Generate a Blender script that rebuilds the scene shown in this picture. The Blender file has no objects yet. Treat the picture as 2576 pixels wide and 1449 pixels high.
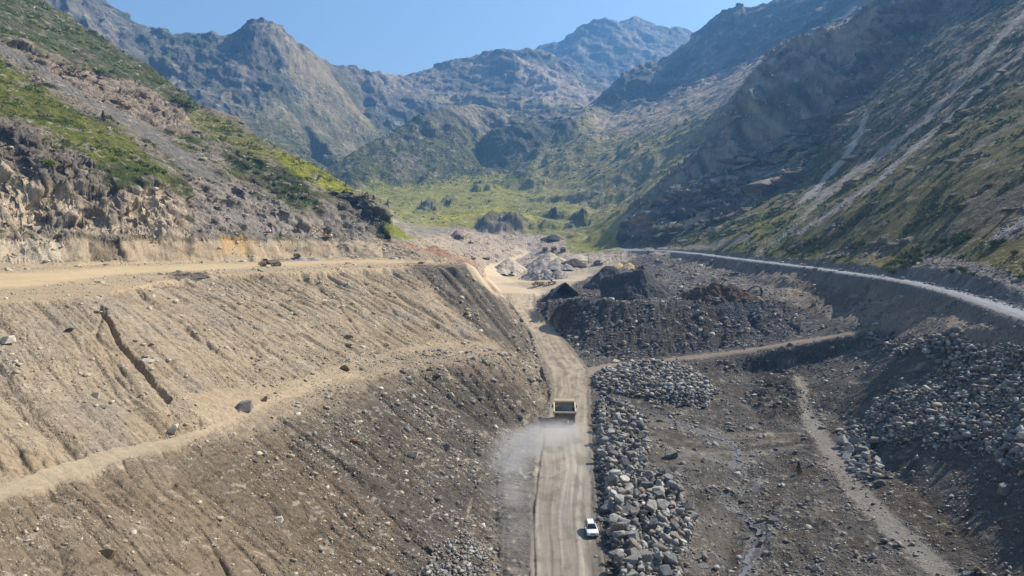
import bpy, bmesh, math, random
import numpy as np
from mathutils import Vector, Matrix
from mathutils.geometry import delaunay_2d_cdt
R = math.radians
SC = bpy.context.scene
COL = SC.collection
# ------------------------------------------------------------------ camera, world, sun, exposure
F = 1850.0; PITCH = R(3.86); CAMZ = 46.0          # focal length in survey units (frame 2576 x 1449)
cam = bpy.data.cameras.new('camera'); camo = bpy.data.objects.new('camera', cam); COL.objects.link(camo)
cam.sensor_width = 36.0; cam.lens = 36.0 * F / 2576.0
cam.clip_start = 0.5; cam.clip_end = 30000
camo.location = (0, 0, CAMZ); camo.rotation_euler = (R(90) - PITCH, 0, 0)
SC.camera = camo
SUN_EL, SUN_AZ = R(43), R(62)                      # azimuth from +Y (view direction) toward +X (right)
w = bpy.data.worlds.new('World'); SC.world = w; w.use_nodes = True
nt = w.node_tree; bg = nt.nodes['Background']
sky = nt.nodes.new('ShaderNodeTexSky'); sky.sky_type = 'NISHITA'; sky.sun_disc = False
sky.sun_elevation = SUN_EL; sky.sun_rotation = SUN_AZ; sky.altitude = 1800
sky.air_density = 1.5; sky.dust_density = 3.2; sky.ozone_density = 1.4
nt.links.new(sky.outputs[0], bg.inputs[0]); bg.inputs[1].default_value = 0.088
sl = bpy.data.lights.new('sun', 'SUN'); so = bpy.data.objects.new('sun', sl); COL.objects.link(so)
sl.energy = 5.0; sl.angle = R(0.53); sl.color = (1.0, 0.92, 0.80)
SUNV = Vector((math.sin(SUN_AZ)*math.cos(SUN_EL), math.cos(SUN_AZ)*math.cos(SUN_EL), math.sin(SUN_EL)))
so.rotation_euler = SUNV.to_track_quat('Z', 'Y').to_euler()
SC.view_settings.view_transform = 'Standard'; SC.view_settings.look = 'None'
SC.view_settings.exposure = 0.68; SC.view_settings.gamma = 1.0
SC.cycles.max_bounces = 6; SC.cycles.volume_bounces = 1; SC.cycles.diffuse_bounces = 3
SC.cycles.volume_step_rate = 2.0; SC.cycles.use_denoising = True
# ------------------------------------------------------------------ survey helpers
cp, sp_ = math.cos(PITCH), math.sin(PITCH)
def ray(px, py):
    u = (px - 1288.0)/F; v = (724.5 - py)/F
    return u, cp + v*sp_, -sp_ + v*cp
def PY(px, py, Y):                                  # sighting at a known distance
    a, b, c = ray(px, py); t = Y/b
    return (a*t, Y, CAMZ + c*t)
def PZ(px, py, z):                                  # sighting at a known height
    a, b, c = ray(px, py); t = (z - CAMZ)/c
    return (a*t, b*t, z)
def proj(X, Y, Z):
    d = Y*cp - (Z - CAMZ)*sp_; up = Y*sp_ + (Z - CAMZ)*cp
    return 1288.0 + F*X/d, 724.5 - F*up/d
# ------------------------------------------------------------------ noise
def _h(ix, iy, s):
    n = (ix.astype(np.int64)*374761393 + iy.astype(np.int64)*668265263 + s*1442695041) & 0xffffffff
    n = ((n ^ (n >> 13))*1274126177) & 0xffffffff
    return ((n ^ (n >> 16)) & 0xffff).astype(np.float32)/65535.0
def gnoise(x, y, s=0):                              # gradient noise, about -1..1
    x = np.asarray(x, np.float32); y = np.asarray(y, np.float32)
    ix = np.floor(x); iy = np.floor(y); fx = x - ix; fy = y - iy
    ix = ix.astype(np.int32); iy = iy.astype(np.int32)
    def g(dx, dy):
        a = _h(ix + dx, iy + dy, s)*6.2831853
        return np.cos(a)*(fx - dx) + np.sin(a)*(fy - dy)
    ux = fx*fx*fx*(fx*(fx*6 - 15) + 10); uy = fy*fy*fy*(fy*(fy*6 - 15) + 10)
    a = g(0, 0); b = g(1, 0); c = g(0, 1); d = g(1, 1)
    return ((a + (b - a)*ux)*(1 - uy) + (c + (d - c)*ux)*uy)*1.5
def fbm(x, y, s=0, n=4):
    r = 0; a = 1.0; t = 0
    for k in range(n):
        r = r + a*gnoise(x*2**k, y*2**k, s + k*7); t += a; a *= 0.5
    return r/t*1.4
def sstep(a, b, x):
    t = np.clip((x - a)/(b - a), 0, 1); return t*t*(3 - 2*t)
# ------------------------------------------------------------------ terrain survey lines
LINES = []
def LY(*p): LINES.append([PY(*q) for q in p])
def LZ(*p): LINES.append([PZ(*q) for q in p])
def LW(*p): LINES.append(list(p))
# haul road (py, left px, right px, z)
ROAD = [(1560,1326,1534,0),(1449,1333,1520,0),(1340,1338,1506,0),(1200,1352,1492,0),(1100,1370,1486,0),(1035,1384,1482,.3),
        (980,1392,1482,.8),(930,1378,1478,1.3),(880,1352,1440,2),(840,1336,1402,3),(800,1310,1366,4.5),(770,1290,1342,6),(755,1277,1345,7)]
LZ(*[(l, y, z) for y, l, r, z in ROAD]); LZ(*[(r, y, z) for y, l, r, z in ROAD])
LZ(*[(r + 14, y, z - .15) for y, l, r, z in ROAD[:6]])
LZ(*[((l + r)/2, y, z + .1) for y, l, r, z in ROAD])
LW((-70,40,24),(-52,40,21.5),(-40,40,16.5),(-20,40,7.5),(-2,40,0),(5,40,0),(13,40,0),(20,40,-2),(35,40,-1),(45,40,3),(70,40,12))
# left: ramp toe and ramp lip, toe of lower slope
LZ((-400,1330,22),(0,1215,21),(174,1150,20.5),(300,1118,20),(419,1092,19.5),(560,1060,19),(620,1022,18.7),(700,985,18.5),(860,940,18),(950,904,17.5),(1100,872,16.5),(1200,862,15.8),(1255,858,15.3))
LZ((-400,1400,21.7),(0,1262,20.7),(174,1208,20.2),(300,1163,19.7),(433,1125,19),(560,1100,18),(692,1085,17),(829,1010,16.5),(920,965,16),(1005,927,15.5),(1104,935,14),(1182,918,14.5),(1252,906,14.5))
LZ((1240,1560,.3),(1260,1449,.3),(1255,1340,.3),(1248,1240,.3),(1250,1180,.3),(1275,1120,.4),(1350,1060,.5),(1372,1035,.5),(1376,990,.9),(1370,950,1.2),(1350,900,1.8),(1337,860,2.8),(1322,820,3.7),(1300,795,4.8),(1275,765,6.5),(1240,737,8.2))
LZ((1255,880,14.8),(1285,900,9.5),(1300,930,6))
# left bench lip, rear, wall, cliff
LZ((-500,800,36),(-250,778,36),(0,760,36),(150,752,36),(240,745,36),(330,722,36),(410,704,36),(500,692,36),(700,684,36),(850,678,36),(1000,672,36),(1150,668,36),(1185,667,36))
LY((1185,667,276),(1215,703,282),(1245,738,295),(1275,763,325),(1300,788,370))
LZ((-500,690,36),(0,672,36),(200,668,36),(400,661,36),(600,655,36),(740,650,36),(850,648,36),(960,648,36),(1080,655,36),(1170,661,36))
LY((-500,578,240),(0,578,268),(200,577,285),(400,580,310),(600,588,345),(740,592,376),(850,600,398),(960,607,418),(1010,618,420),(1050,632,410))
LY((-500,572,255),(0,574,284),(200,573,302),(400,576,326),(600,585,360),(740,588,391),(850,592,418),(960,600,448))
LY((-500,380,275),(0,400,308),(150,420,322),(280,445,335),(400,440,352),(480,500,362),(560,520,378),(750,540,408),(860,560,434),(950,585,460))
LY((-500,150,380),(0,270,380),(100,300,378),(200,320,385),(320,370,385),(400,425,372))
LY((-500,0,470),(0,130,480),(120,190,478),(220,245,470),(330,320,458),(430,375,445),(520,430,430),(600,490,415))
LY((-500,-120,560),(0,50,590),(120,110,600),(250,200,600),(400,300,565),(520,360,550),(640,410,525),(750,445,500),(860,490,480))
LY((-600,-500,900),(-200,-200,860),(100,0,780),(160,30,770),(230,78,745),(300,125,725),(370,162,700),(430,210,675),(500,262,650),(560,290,630),(640,338,600),(700,372,580),(750,392,560),(810,425,540),(870,460,520),(925,492,500),(962,520,485),(975,560,470),(978,598,452))
LY((-600,-200,1150),(100,210,1100),(400,380,1050),(640,470,950),(800,530,850),(900,560,780),(960,575,720))
LY((980,575,600),(1010,585,600),(1050,606,580),(1090,622,540),(1130,640,480))
LY((1100,612,640),(1170,642,700),(1223,657,740),(1250,662,800))
LY((1165,664,420),(1195,672,520),(1215,690,600),(1240,712,560))
LY((1262,738,505),(1300,740,500),(1350,745,480),(1400,738,505))
LY((1240,700,640),(1280,693,695),(1350,712,595),(1420,690,650),(1500,700,560))
LY((1240,678,770),(1300,655,880),(1330,637,930),(1400,628,900),(1480,640,860))
# far valley floor
LY((970,560,900),(1050,575,900),(1120,590,900),(1200,603,900),(1300,612,960),(1400,612,960),(1500,618,900),(1555,612,860))
LY((960,545,1040),(1050,562,1040),(1130,572,1040),(1195,585,1040),(1240,592,1040),(1300,590,1040),(1340,588,1040),(1420,590,1000),(1500,590,980))
LY((1200,556,1075),(1225,548,1080),(1265,545,1085),(1300,540,1090),(1325,556,1090))
LY((950,528,1220),(1030,540,1220),(1100,548,1200),(1200,548,1200),(1330,545,1200),(1400,552,1150),(1490,560,1080))
LY((930,508,1400),(1000,512,1400),(1070,518,1380),(1150,510,1380),(1230,500,1400),(1310,505,1350))
LY((780,440,1600),(830,424,1640),(870,398,1660),(960,350,1730),(1010,325,1770),(1050,303,1800),(1085,283,1850),(1110,273,1880),(1180,270,2000),(1250,287,2120),(1350,300,2250),(1440,300,2350))
LY((780,490,1850),(960,420,2080),(1110,335,2450),(1250,330,2500),(1400,320,2500))
# left mountain
LY((-800,300,1500),(200,330,1500),(500,420,1500),(700,465,1560),(820,440,1700),(880,415,1850),(940,375,2080),(968,356,2200))
LY((-600,100,1800),(200,150,1800),(400,250,1820),(560,310,1820),(700,370,1830),(820,400,1880),(900,378,2060))
LY((400,200,2050),(480,190,2080),(540,220,2020),(600,230,2000),(680,260,2000),(760,310,2030),(830,350,2080))
LY((560,130,2250),(620,150,2150),(680,190,2120),(720,215,2150))
LY((745,115,2350),(775,160,2290),(810,200,2260),(850,240,2240),(890,285,2230),(925,325,2230),(968,352,2240))
LY((840,200,2480),(880,245,2450),(915,290,2420),(950,335,2380))
LY((-600,-700,2200),(0,-220,2100),(180,-50,2150),(245,0,2180),(262,18,2200),(300,40,2240),(332,60,2290),(400,93,2360),(440,98,2420),(510,103,2480),(560,98,2420),(590,84,2360),(620,60,2300),(640,52,2290),(665,46,2280),(685,58,2290),(705,76,2310),(718,72,2320),(740,95,2345),(750,117,2360),(800,152,2460),(850,173,2560),(890,178,2660),(905,172,2700),(930,187,2800),(1010,197,3100),(1060,186,3150),(1130,161,3150),(1170,153,3120),(1200,148,3100),(1240,136,3100),(1262,127,3060),(1290,123,3050),(1330,121,3050),(1365,126,3080),(1395,150,3050),(1430,180,3000),(1470,210,2950),(1500,235,2880),(1520,250,2800))
LY((1290,130,3020),(1300,180,2900),(1315,225,2780),(1325,245,2700))
LY((1150,200,2950),(1200,215,2900),(1240,200,2900),(1265,215,2850),(1285,240,2760))
LY((1350,190,2850),(1400,220,2750),(1450,245,2700))
LY((905,245,2700),(960,225,2850),(1050,225,2850),(1100,240,2780))
LY((925,262,2560),(960,270,2550),(1000,272,2550),(1050,262,2620),(1100,262,2600),(1200,256,2600),(1300,260,2560),(1360,262,2560),(1430,280,2500),(1490,300,2400))
LY((910,300,2430),(950,338,2380),(1000,350,2380),(1060,320,2480),(1120,290,2540),(1200,290,2520),(1300,285,2500),(1400,300,2450))
# far right peak
LY((1020,300,3700),(1200,260,3700),(1400,250,3600),(1500,260,3500),(1560,250,3500),(1650,230,3400),(1800,200,3400))
LY((1540,130,3850),(1590,125,3850),(1640,150,3800),(1690,175,3700))
LY((1450,150,3750),(1520,170,3750),(1570,200,3650))
LY((-600,300,4200),(600,300,4300),(1000,250,4300),(1300,150,4300),(1370,119,4200),(1400,110,4180),(1425,92,4150),(1445,78,4130),(1465,63,4100),(1490,55,4100),(1520,47,4100),(1545,55,4120),(1565,62,4150),(1582,55,4160),(1600,50,4180),(1625,58,4200),(1650,64,4220),(1700,74,4260),(1740,82,4300),(1760,98,4350),(1900,180,4400),(2400,300,4300),(3100,300,4200))
LY((-600,560,5200),(800,560,5200),(1500,560,5200),(2200,560,5200),(3100,560,5200))
LY((-600,560,3400),(100,300,3200),(480,330,3300),(700,300,3300),(900,330,3600))
# right dark peak and its foot
LY((1440,300,2400),(1480,275,2250),(1510,255,2230),(1530,235,2230),(1560,200,2230),(1600,182,2240),(1640,160,2250),(1700,139,2260),(1730,118,2250),(1750,96,2240),(1770,75,2220),(1790,56,2190),(1830,30,2130),(1850,22,2110),(1875,15,2090),(1895,20,2080),(1908,32,2080),(1918,30,2070),(1940,12,2040),(1970,-8,2010),(2100,-110,1930),(2600,-350,1800),(3100,-500,1700))
LY((1560,280,2900),(1700,240,2950),(1900,160,2900),(2600,0,2700),(3100,0,2600))
# sunlit hummocky hillside right of centre
LY((1420,575,1040),(1480,560,1050),(1530,545,1000),(1560,530,960))
LY((860,478,1550),(960,482,1560),(1025,463,1600),(1100,452,1640),(1159,443,1670),(1191,420,1700))
LY((1120,345,1800),(1141,355,1775),(1159,362,1768),(1186,394,1738),(1192,414,1722))
LY((1205,425,1760),(1206,380,1860),(1215,340,1930))
LY((1213,420,1765),(1236,438,1740),(1276,430,1735),(1330,407,1760))
LY((1218,360,1830),(1240,338,1832),(1263,324,1832),(1298,326,1826),(1320,338,1820),(1334,352,1812),(1341,390,1785))
LY((1225,350,1920),(1290,322,1960),(1350,325,1950))
LY((1160,470,1560),(1230,455,1600),(1290,450,1600),(1330,452,1580))
LY((1350,385,1760),(1384,380,1800),(1429,362,1812),(1483,338,1830),(1520,330,1830))
LY((1384,366,1835),(1400,338,1860),(1424,308,1880),(1469,303,1884),(1483,325,1866))
LY((1424,296,1990),(1474,280,2030),(1510,278,2050),(1545,284,2040))
LY((1330,436,1545),(1360,418,1560),(1393,407,1568),(1451,371,1590),(1483,384,1565),(1505,398,1540))
LY((1307,483,1480),(1334,488,1470),(1393,456,1500),(1456,430,1512),(1500,410,1515))
LY((1350,402,1700),(1400,385,1700),(1450,356,1720),(1550,330,1680),(1650,300,1600),(1720,262,1560),(1800,228,1500),(1880,185,1440))
LY((1310,500,1400),(1420,478,1400),(1500,430,1420),(1600,375,1420),(1700,325,1370),(1800,280,1260),(1840,250,1200))
LY((1474,483,1262),(1500,462,1272),(1528,443,1277),(1564,421,1282),(1591,403,1285),(1653,380,1270),(1680,392,1240))
LY((1440,515,1250),(1478,508,1228),(1496,533,1190),(1564,510,1185),(1609,465,1205),(1671,415,1215),(1720,380,1180))
LY((1330,535,1220),(1420,530,1160),(1480,548,1120),(1560,528,1060),(1620,485,1040),(1690,440,1000))
LY((1500,285,2085),(1540,290,2080),(1600,282,2075),(1660,268,2070),(1700,237,2060),(1760,205,1960),(1830,185,1850),(1900,160,1750),(2000,105,1600),(2200,5,1400),(2600,-120,1300),(3100,-200,1250))
LY((1535,232,2145),(1564,203,2150),(1608,206,2145),(1650,212,2140),(1694,221,2115))
# near right cliff skyline, back and foot
LY((3100,-600,1000),(2576,-260,900),(2300,-70,880),(2200,0,900),(2150,30,930),(2100,62,950),(2040,85,980),(1990,100,1000),(1940,140,1010),(1890,180,1020),(1860,222,1025),(1842,250,1020),(1825,285,1010),(1800,330,990),(1770,378,970),(1735,410,950),(1700,440,940),(1640,498,915),(1590,535,900),(1562,560,880),(1552,590,860))
LY((3100,-300,1200),(2200,60,1080),(1990,160,1130),(1900,240,1120),(1850,300,1100),(1790,370,1060),(1730,430,1020))
LY((1790,365,930),(1840,385,900),(1900,385,880),(1950,360,880),(2000,340,880),(2060,300,880))
LY((1600,598,840),(1660,590,800),(1740,560,760),(1800,525,740),(1880,510,720),(1960,480,710),(2020,430,720),(2060,370,745),(2120,300,780),(2250,180,800),(2400,40,800))
LY((1850,450,820),(1960,410,810),(2040,345,820),(2120,250,840))
LY((1560,622,790),(1620,626,760),(1700,618,690),(1760,612,620),(1850,590,540),(1950,560,490),(2050,520,470))
LY((3000,700,170),(2576,640,195),(2300,640,275),(2100,630,350),(1950,625,430))
LY((3100,400,190),(2800,440,220),(2576,400,280),(2400,440,320),(2200,500,372),(2100,540,400))
LY((3100,100,330),(2800,150,350),(2576,200,390),(2400,290,440),(2250,380,480),(2150,420,520),(2100,450,560))
LY((3100,-300,560),(2800,-100,570),(2576,0,600),(2400,105,640),(2250,210,680),(2150,290,700))
# gravel road on the right and slope under it
GR = [(3100,960,110),(2800,860,130),(2576,789,158),(2480,757,178),(2400,733,200),(2300,710,236),(2230,698,262),(2150,688,290),(2050,673,340),(1900,656,420),(1760,638,560),(1680,631,650),(1600,629,745),(1560,628,800)]
LY(*GR); LY(*[(x, y - (24 if x > 2350 else 15 if x > 2200 else 9 if x > 2000 else 4), Y + (5 if x > 2200 else 6 if x > 1950 else 8)) for x, y, Y in GR])
LY((2800,1000,105),(2576,830,148),(2400,820,170),(2260,775,228),(2150,775,262),(2050,740,300),(1975,700,345),(1850,680,430),(1750,665,520),(1690,648,610))
LZ((1482,940,1.1),(1560,930,1.4),(1650,915,2),(1800,893,5),(1900,880,8),(2020,855,11.5),(2150,830,16))
LZ((1490,950,.7),(1560,943,.9),(1650,930,1.5),(1800,907,4),(1900,892,7),(2020,866,11),(2150,842,15))
LZ((1380,815,3.4),(1420,845,2.9),(1480,893,1.8),(1560,905,1.5),(1700,890,3.3),(1800,878,5.5),(1900,866,8.5),(2010,840,12.3),(2080,815,15.5))
LY((1352,768,420),(1362,757,385),(1392,750,352),(1500,753,326),(1600,757,312),(1700,757,305),(1800,752,300),(1900,748,297),(1960,758,290),(2005,785,285))
LY((1390,738,450),(1450,725,440),(1500,720,430),(1600,716,430),(1700,715,420),(1800,715,410),(1880,712,380),(1985,725,330))
LY((1480,705,520),(1600,695,560),(1700,685,560),(1800,675,530))
LY((1560,672,700),(1640,662,700),(1660,650,740),(1560,645,860),(1500,655,820))
# right basin
LZ((1540,1020,0),(1650,1040,-.8),(1800,1050,-1.5),(1900,1040,-1),(1990,1000,0),(2050,960,2))
LZ((1600,960,.2),(1750,955,0),(1850,945,.5),(1950,930,2.5),(2050,905,6.5),(2150,880,10.5),(2230,880,14))
LZ((1850,1100,-2),(1850,1200,-3),(1860,1320,-3.2),(1850,1449,-3),(1840,1600,-3))
LZ((1600,1100,-.8),(1700,1200,-2),(1740,1300,-2.6),(1720,1449,-2.5),(1700,1600,-2.4))
LZ((2020,1000,.8),(2035,1060,.2),(2070,1120,0),(2150,1230,.3),(2250,1330,.8),(2350,1420,1.2),(2450,1500,1.5))
LZ((2100,1040,1.2),(2200,1150,1),(2300,1230,1.8),(2400,1330,2.5),(2500,1449,3.2))
LZ((2150,960,7.5),(2250,1000,10),(2400,1180,6.5),(2500,1300,6),(2576,1380,6.5),(2700,1500,9))
LZ((2260,900,16.5),(2400,1000,13.5),(2500,1100,12),(2576,1180,12),(2800,1400,14))
LZ((2400,900,19.5),(2576,950,20),(2800,1100,21))
GY0, GY1, GU = 42.0, 5100.0, 0.98
NU, NR = 1680, 1900
def resample(l, du=0.012, dv=0.012):
    out = []
    for a, b in zip(l[:-1], l[1:]):
        ua, va = a[0]/a[1], math.log(a[1]); ub, vb = b[0]/b[1], math.log(b[1])
        n = max(1, int(max(abs(ub - ua)/du, abs(vb - va)/dv)))
        for k in range(n):
            t = k/n
            p = [a[i] + (b[i] - a[i])*t for i in range(3)]
            out.append((p[0]/p[1], math.log(p[1]), p[2]))
    out.append((l[-1][0]/l[-1][1], math.log(l[-1][1]), l[-1][2]))
    return out
def make_base():
    pts = []
    for l in LINES: pts += resample(l)
    pts += [(-1.6, math.log(300), 200), (1.6, math.log(300), 300), (-1.6, math.log(1500), 500), (1.6, math.log(1500), 500), (-1.6, 3.6, 40), (1.6, 3.6, 30), (-1.6, 8.7, 100), (1.6, 8.7, 100)]
    seen = {}; q = []
    for u, v, z in pts:
        k = (round(u*400), round(v*400))
        if k in seen or abs(u) > 1.65: continue
        seen[k] = 1; q.append((u, v, z))
    res = delaunay_2d_cdt([Vector((u, v)) for u, v, z in q], [], [], 0, 1e-6)
    V = np.array([(p.x, p.y) for p in res[0]]); Z = np.zeros(len(V)); 
    for i, o in enumerate(res[3]): Z[i] = q[o[0]][2] if o else 0
    u = np.linspace(-GU, GU, NU); v = np.linspace(math.log(GY0), math.log(GY1), NR)
    H = np.full((NR, NU), np.nan); du = u[1] - u[0]; dv = v[1] - v[0]
    for f in res[2]:
        a, b, c = f[0], f[1], f[2]
        xs = V[[a, b, c], 0]; ys = V[[a, b, c], 1]
        i0 = max(0, int((xs.min() + GU)/du)); i1 = min(NU - 1, int((xs.max() + GU)/du) + 1)
        j0 = max(0, int((ys.min() - v[0])/dv)); j1 = min(NR - 1, int((ys.max() - v[0])/dv) + 1)
        if i1 < i0 or j1 < j0: continue
        X, Y = np.meshgrid(u[i0:i1+1], v[j0:j1+1])
        d = (ys[1]-ys[2])*(xs[0]-xs[2]) + (xs[2]-xs[1])*(ys[0]-ys[2])
        if abs(d) < 1e-14: continue
        l0 = ((ys[1]-ys[2])*(X-xs[2]) + (xs[2]-xs[1])*(Y-ys[2]))/d
        l1 = ((ys[2]-ys[0])*(X-xs[2]) + (xs[0]-xs[2])*(Y-ys[2]))/d
        l2 = 1 - l0 - l1; m = (l0 >= -1e-6) & (l1 >= -1e-6) & (l2 >= -1e-6)
        H[j0:j1+1, i0:i1+1][m] = (l0*Z[a] + l1*Z[b] + l2*Z[c])[m]
    H = np.nan_to_num(H, nan=20.0)
    U, V2 = np.meshgrid(u, v); Yw = np.exp(V2)
    return U*Yw, Yw, H
TX, TY, TZ = make_base()
def blur(a, n):
    for _ in range(n):
        b = a.copy()
        b[1:-1] = (a[:-2] + 2*a[1:-1] + a[2:])/4; a = b.copy()
        a[:, 1:-1] = (b[:, :-2] + 2*b[:, 1:-1] + b[:, 2:])/4
    return a
TZ = blur(TZ, 3)
# ------------------------------------------------------------------ zones, colours, relief
PX, PYY = proj(TX, TY, TZ)
W1 = fbm(TX/TY*60, np.log(TY)*60, 3, 4)             # edge wobble
W2 = fbm(TX/TY*190, np.log(TY)*190, 9, 3)
def lin(c):
    c = np.array(c, np.float32)/255.0
    return np.where(c <= 0.04045, c/12.92, ((c + 0.055)/1.055)**2.4)
def sdist(px, py, pts, closed):
    d = np.full(px.shape, 1e9, np.float32); ins = np.zeros(px.shape, bool); wd = np.zeros(px.shape, np.float32)
    n = len(pts)
    for i in range(n if closed else n - 1):
        a = pts[i]; b = pts[(i + 1) % n]
        ex, ey = b[0] - a[0], b[1] - a[1]; L = ex*ex + ey*ey + 1e-9
        t = np.clip(((px - a[0])*ex + (py - a[1])*ey)/L, 0, 1)
        q = np.hypot(px - a[0] - t*ex, py - a[1] - t*ey)
        if not closed: q = q - ((a[2] + (b[2] - a[2])*t) if len(a) > 2 else 0)
        d = np.minimum(d, q)
        if closed:
            c = ((a[1] > py) != (b[1] > py)) & (px < ex*(py - a[1])/(ey + (1e-9 if ey == 0 else 0)) + a[0])
            ins ^= c
    return np.where(ins, -d, d) if closed else d
def region(pts, soft=6.0, wob=8.0, ymin=0, ymax=1e9, closed=True, A=None, B=None, world=False):
    A = PX if A is None else A; B = PYY if B is None else B
    p = np.array(pts, float); pad = soft + wob*1.5 + (p[:, 2].max() if p.shape[1] > 2 else 0) + 2
    m = (A > p[:, 0].min() - pad) & (A < p[:, 0].max() + pad) & (B > p[:, 1].min() - pad) & (B < p[:, 1].max() + pad) & (TY >= ymin) & (TY <= ymax)
    out = np.zeros(A.shape, np.float32)
    if not m.any(): return out
    d = sdist(A[m].astype(np.float32), B[m].astype(np.float32), pts, closed) + wob*(W1[m] + .5*W2[m])
    out[m] = 1 - sstep(-soft, soft, d)
    return out
KNOBS = [(1080,528,1280,46,11),(985,526,1240,50,6),(1035,552,1060,40,5),(1395,568,1060,74,9),(1450,576,1040,60,7),(1455,545,1120,40,9),(1212,476,1500,52,15),(1130,505,1400,40,6),
 (1250,585,1060,80,16),(1310,575,1070,54,8),(1500,492,1210,36,10),(1345,470,1500,40,10),(1570,392,1400,50,14),(1440,590,980,30,5)]
COLR = np.zeros(TX.shape + (3,), np.float32); COLR[:] = lin((150, 140, 125))
AM = np.full(TX.shape, 0.35, np.float32)            # rocky relief
GA = np.zeros(TX.shape, np.float32)                 # gully depth
GD = np.zeros(TX.shape, np.float32)                 # gully direction (downslope azimuth from +X)
ST = np.full(TX.shape, 0.4, np.float32)             # how stony
GR_ = np.zeros(TX.shape, np.float32)                # grassiness
def paint(m, col=None, k=1.0, am=None, ga=None, gd=None, st=None, gr=None):
    m = m*k
    if col is not None: COLR[:] += (lin(col) - COLR)*m[..., None]
    for a, v in ((AM, am), (GA, ga), (ST, st), (GR_, gr)):
        if v is not None: a += (v - a)*m
    if gd is not None: GD[m > 0.5] = gd
N_big = fbm(TX/90, TY/90, 21, 5); N_mid = fbm(TX/22, TY/22, 33, 5); N_sm = fbm(TX/5, TY/5, 45, 4)
N_pol = fbm(TX/TY*25, np.log(TY)*25, 61, 5)
far = sstep(1000, 1150, TY)
# far mountains
paint(far, (102, 101, 92), am=1.15, st=.7, gr=.15)
olive = sstep(420, 180, TZ + 90*N_big)*far
paint(olive, (112, 110, 64), gr=.8, am=.8)
paint(far*sstep(.15, .5, N_pol), (100, 102, 62), .6)
paint(far*sstep(.2, .6, fbm(TX/160, TY/60, 5, 5)), (158, 142, 124), .5)
paint(far*sstep(.25, .6, fbm(TX/60, TY/140, 15, 5)), (84, 80, 76), .5)
paint(region([(745,120),(860,170),(930,300),(975,352),(900,345),(800,290),(730,200)], 16, 20), (160, 142, 98), .6, am=.6)  # sunlit flank of the spur, lit tone put into the colour
paint(region([(600,300),(760,260),(970,350),(880,380),(640,380)], 30, 20), (130, 124, 76), .5, am=.5, gr=.8)
paint(region([(1290,130),(1500,235),(1500,300),(1320,255)], 10, 10), (190, 168, 150), .7)  # lit right side of the back ridge, sunlight painted in as a paler tone
paint(region([(920,200),(1250,150),(1210,230),(930,250)], 20, 20), (170, 150, 130), .5)
paint(far*(TY > 1900)*sstep(.05, .45, fbm(TX/95 + TZ/70, TY/150 + TZ/60, 17, 5)), (178, 162, 138), .35)
paint(region([(1100,250),(1470,262),(1490,285),(1100,262)], 8, 8), (170, 158, 100), .6, gr=.6)
# near hills, left
left = ((TX < -25) & (PYY < 615) & (TY > 225) & (TY < 1100)).astype(np.float32)
lm = region([(-3000,578),(960,606),(985,620),(985,540),(985,-900),(-3000,-900)], 5, 4, 225, 1100)*(TX < 0)
paint(lm, (140, 128, 112), am=1.0, st=.8, ga=.25, gd=R(-40))
paint(lm*sstep(-.15, .25, N_mid + .4*N_pol), (104, 104, 58), .8, gr=.8)
paint(lm*sstep(.2, .5, N_big + .5*N_mid), (78, 82, 44), .8, gr=.9)
paint(region([(-500,-300),(100,-20),(300,110),(500,250),(420,290),(250,180),(100,120),(-500,40)], 12, 14, 225, 1100), (80, 86, 44), .8, gr=1, am=.6)
paint(region([(0,95),(60,105),(180,180),(330,200),(430,260),(560,300),(620,345),(560,345),(430,330),(330,300),(180,225)], 10, 14, 225, 1100), (160, 142, 122), .85, am=1.5, gr=0)
paint(region([(-60,85,10),(60,150,11),(200,240,11),(330,300,12),(430,375,16),(520,450,30),(600,520,38),(660,575,40)], 5, 5, 225, 1100, False), (126, 120, 112), .85, am=.4, ga=.4, gd=R(-45), st=1, gr=0)
paint(region([(-300,100),(0,140),(120,230),(230,300),(330,350),(415,430),(425,455),(340,455),(270,440),(170,350),(60,300),(-300,240)], 9, 14, 225, 1100), (112, 114, 40), .95, am=.7, gr=1)
paint(region([(-300,250),(60,330),(200,400),(280,440),(290,500),(150,470),(0,430),(-300,400)], 10, 16, 225, 1100), (126, 114, 102), .85, am=2.0, gr=.1)
paint(region([(330,400),(420,455),(400,520),(300,470),(200,430)], 10, 14, 225, 1100), (70, 82, 40), .8, gr=1)
paint(region([(-400,400),(20,420),(110,470),(230,480),(330,470),(420,470),(470,520),(480,585),(0,576),(-400,576)], 10, 12, 225, 1100), (208, 188, 160), .95, am=1.6, gr=0, st=.9)
paint(region([(180,470),(250,430),(300,470),(330,560),(210,570)], 10, 14, 225, 1100), (132, 118, 102), .7, am=1.8)
paint(region([(470,440),(620,470),(760,540),(860,540),(960,570),(965,606),(480,585)], 10, 10, 225, 1100), (164, 152, 138), .9, am=1.3, ga=.5, gd=R(-40), gr=0, st=.9)
paint(region([(560,365),(700,400),(780,470),(820,530),(740,520),(640,460),(560,400)], 9, 12, 225, 1100), (72, 76, 44), .85, am=1.2, gr=.8)
paint(region([(480,275),(560,300),(640,345),(700,385),(740,430),(640,400),(540,350),(470,310)], 8, 9, 225, 1100), (128, 124, 56), .9, gr=1, am=.5)
paint(region([(690,378),(760,398),(870,462),(905,492),(850,485),(770,455),(720,425)], 7, 6, 225, 1100), (156, 154, 36), .95, gr=1, am=.3)
paint(region([(860,480),(930,498),(975,560),(975,606),(900,560),(840,520)], 6, 8, 225, 700), (112, 104, 92), .9, am=1.9, gr=.2)
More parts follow.
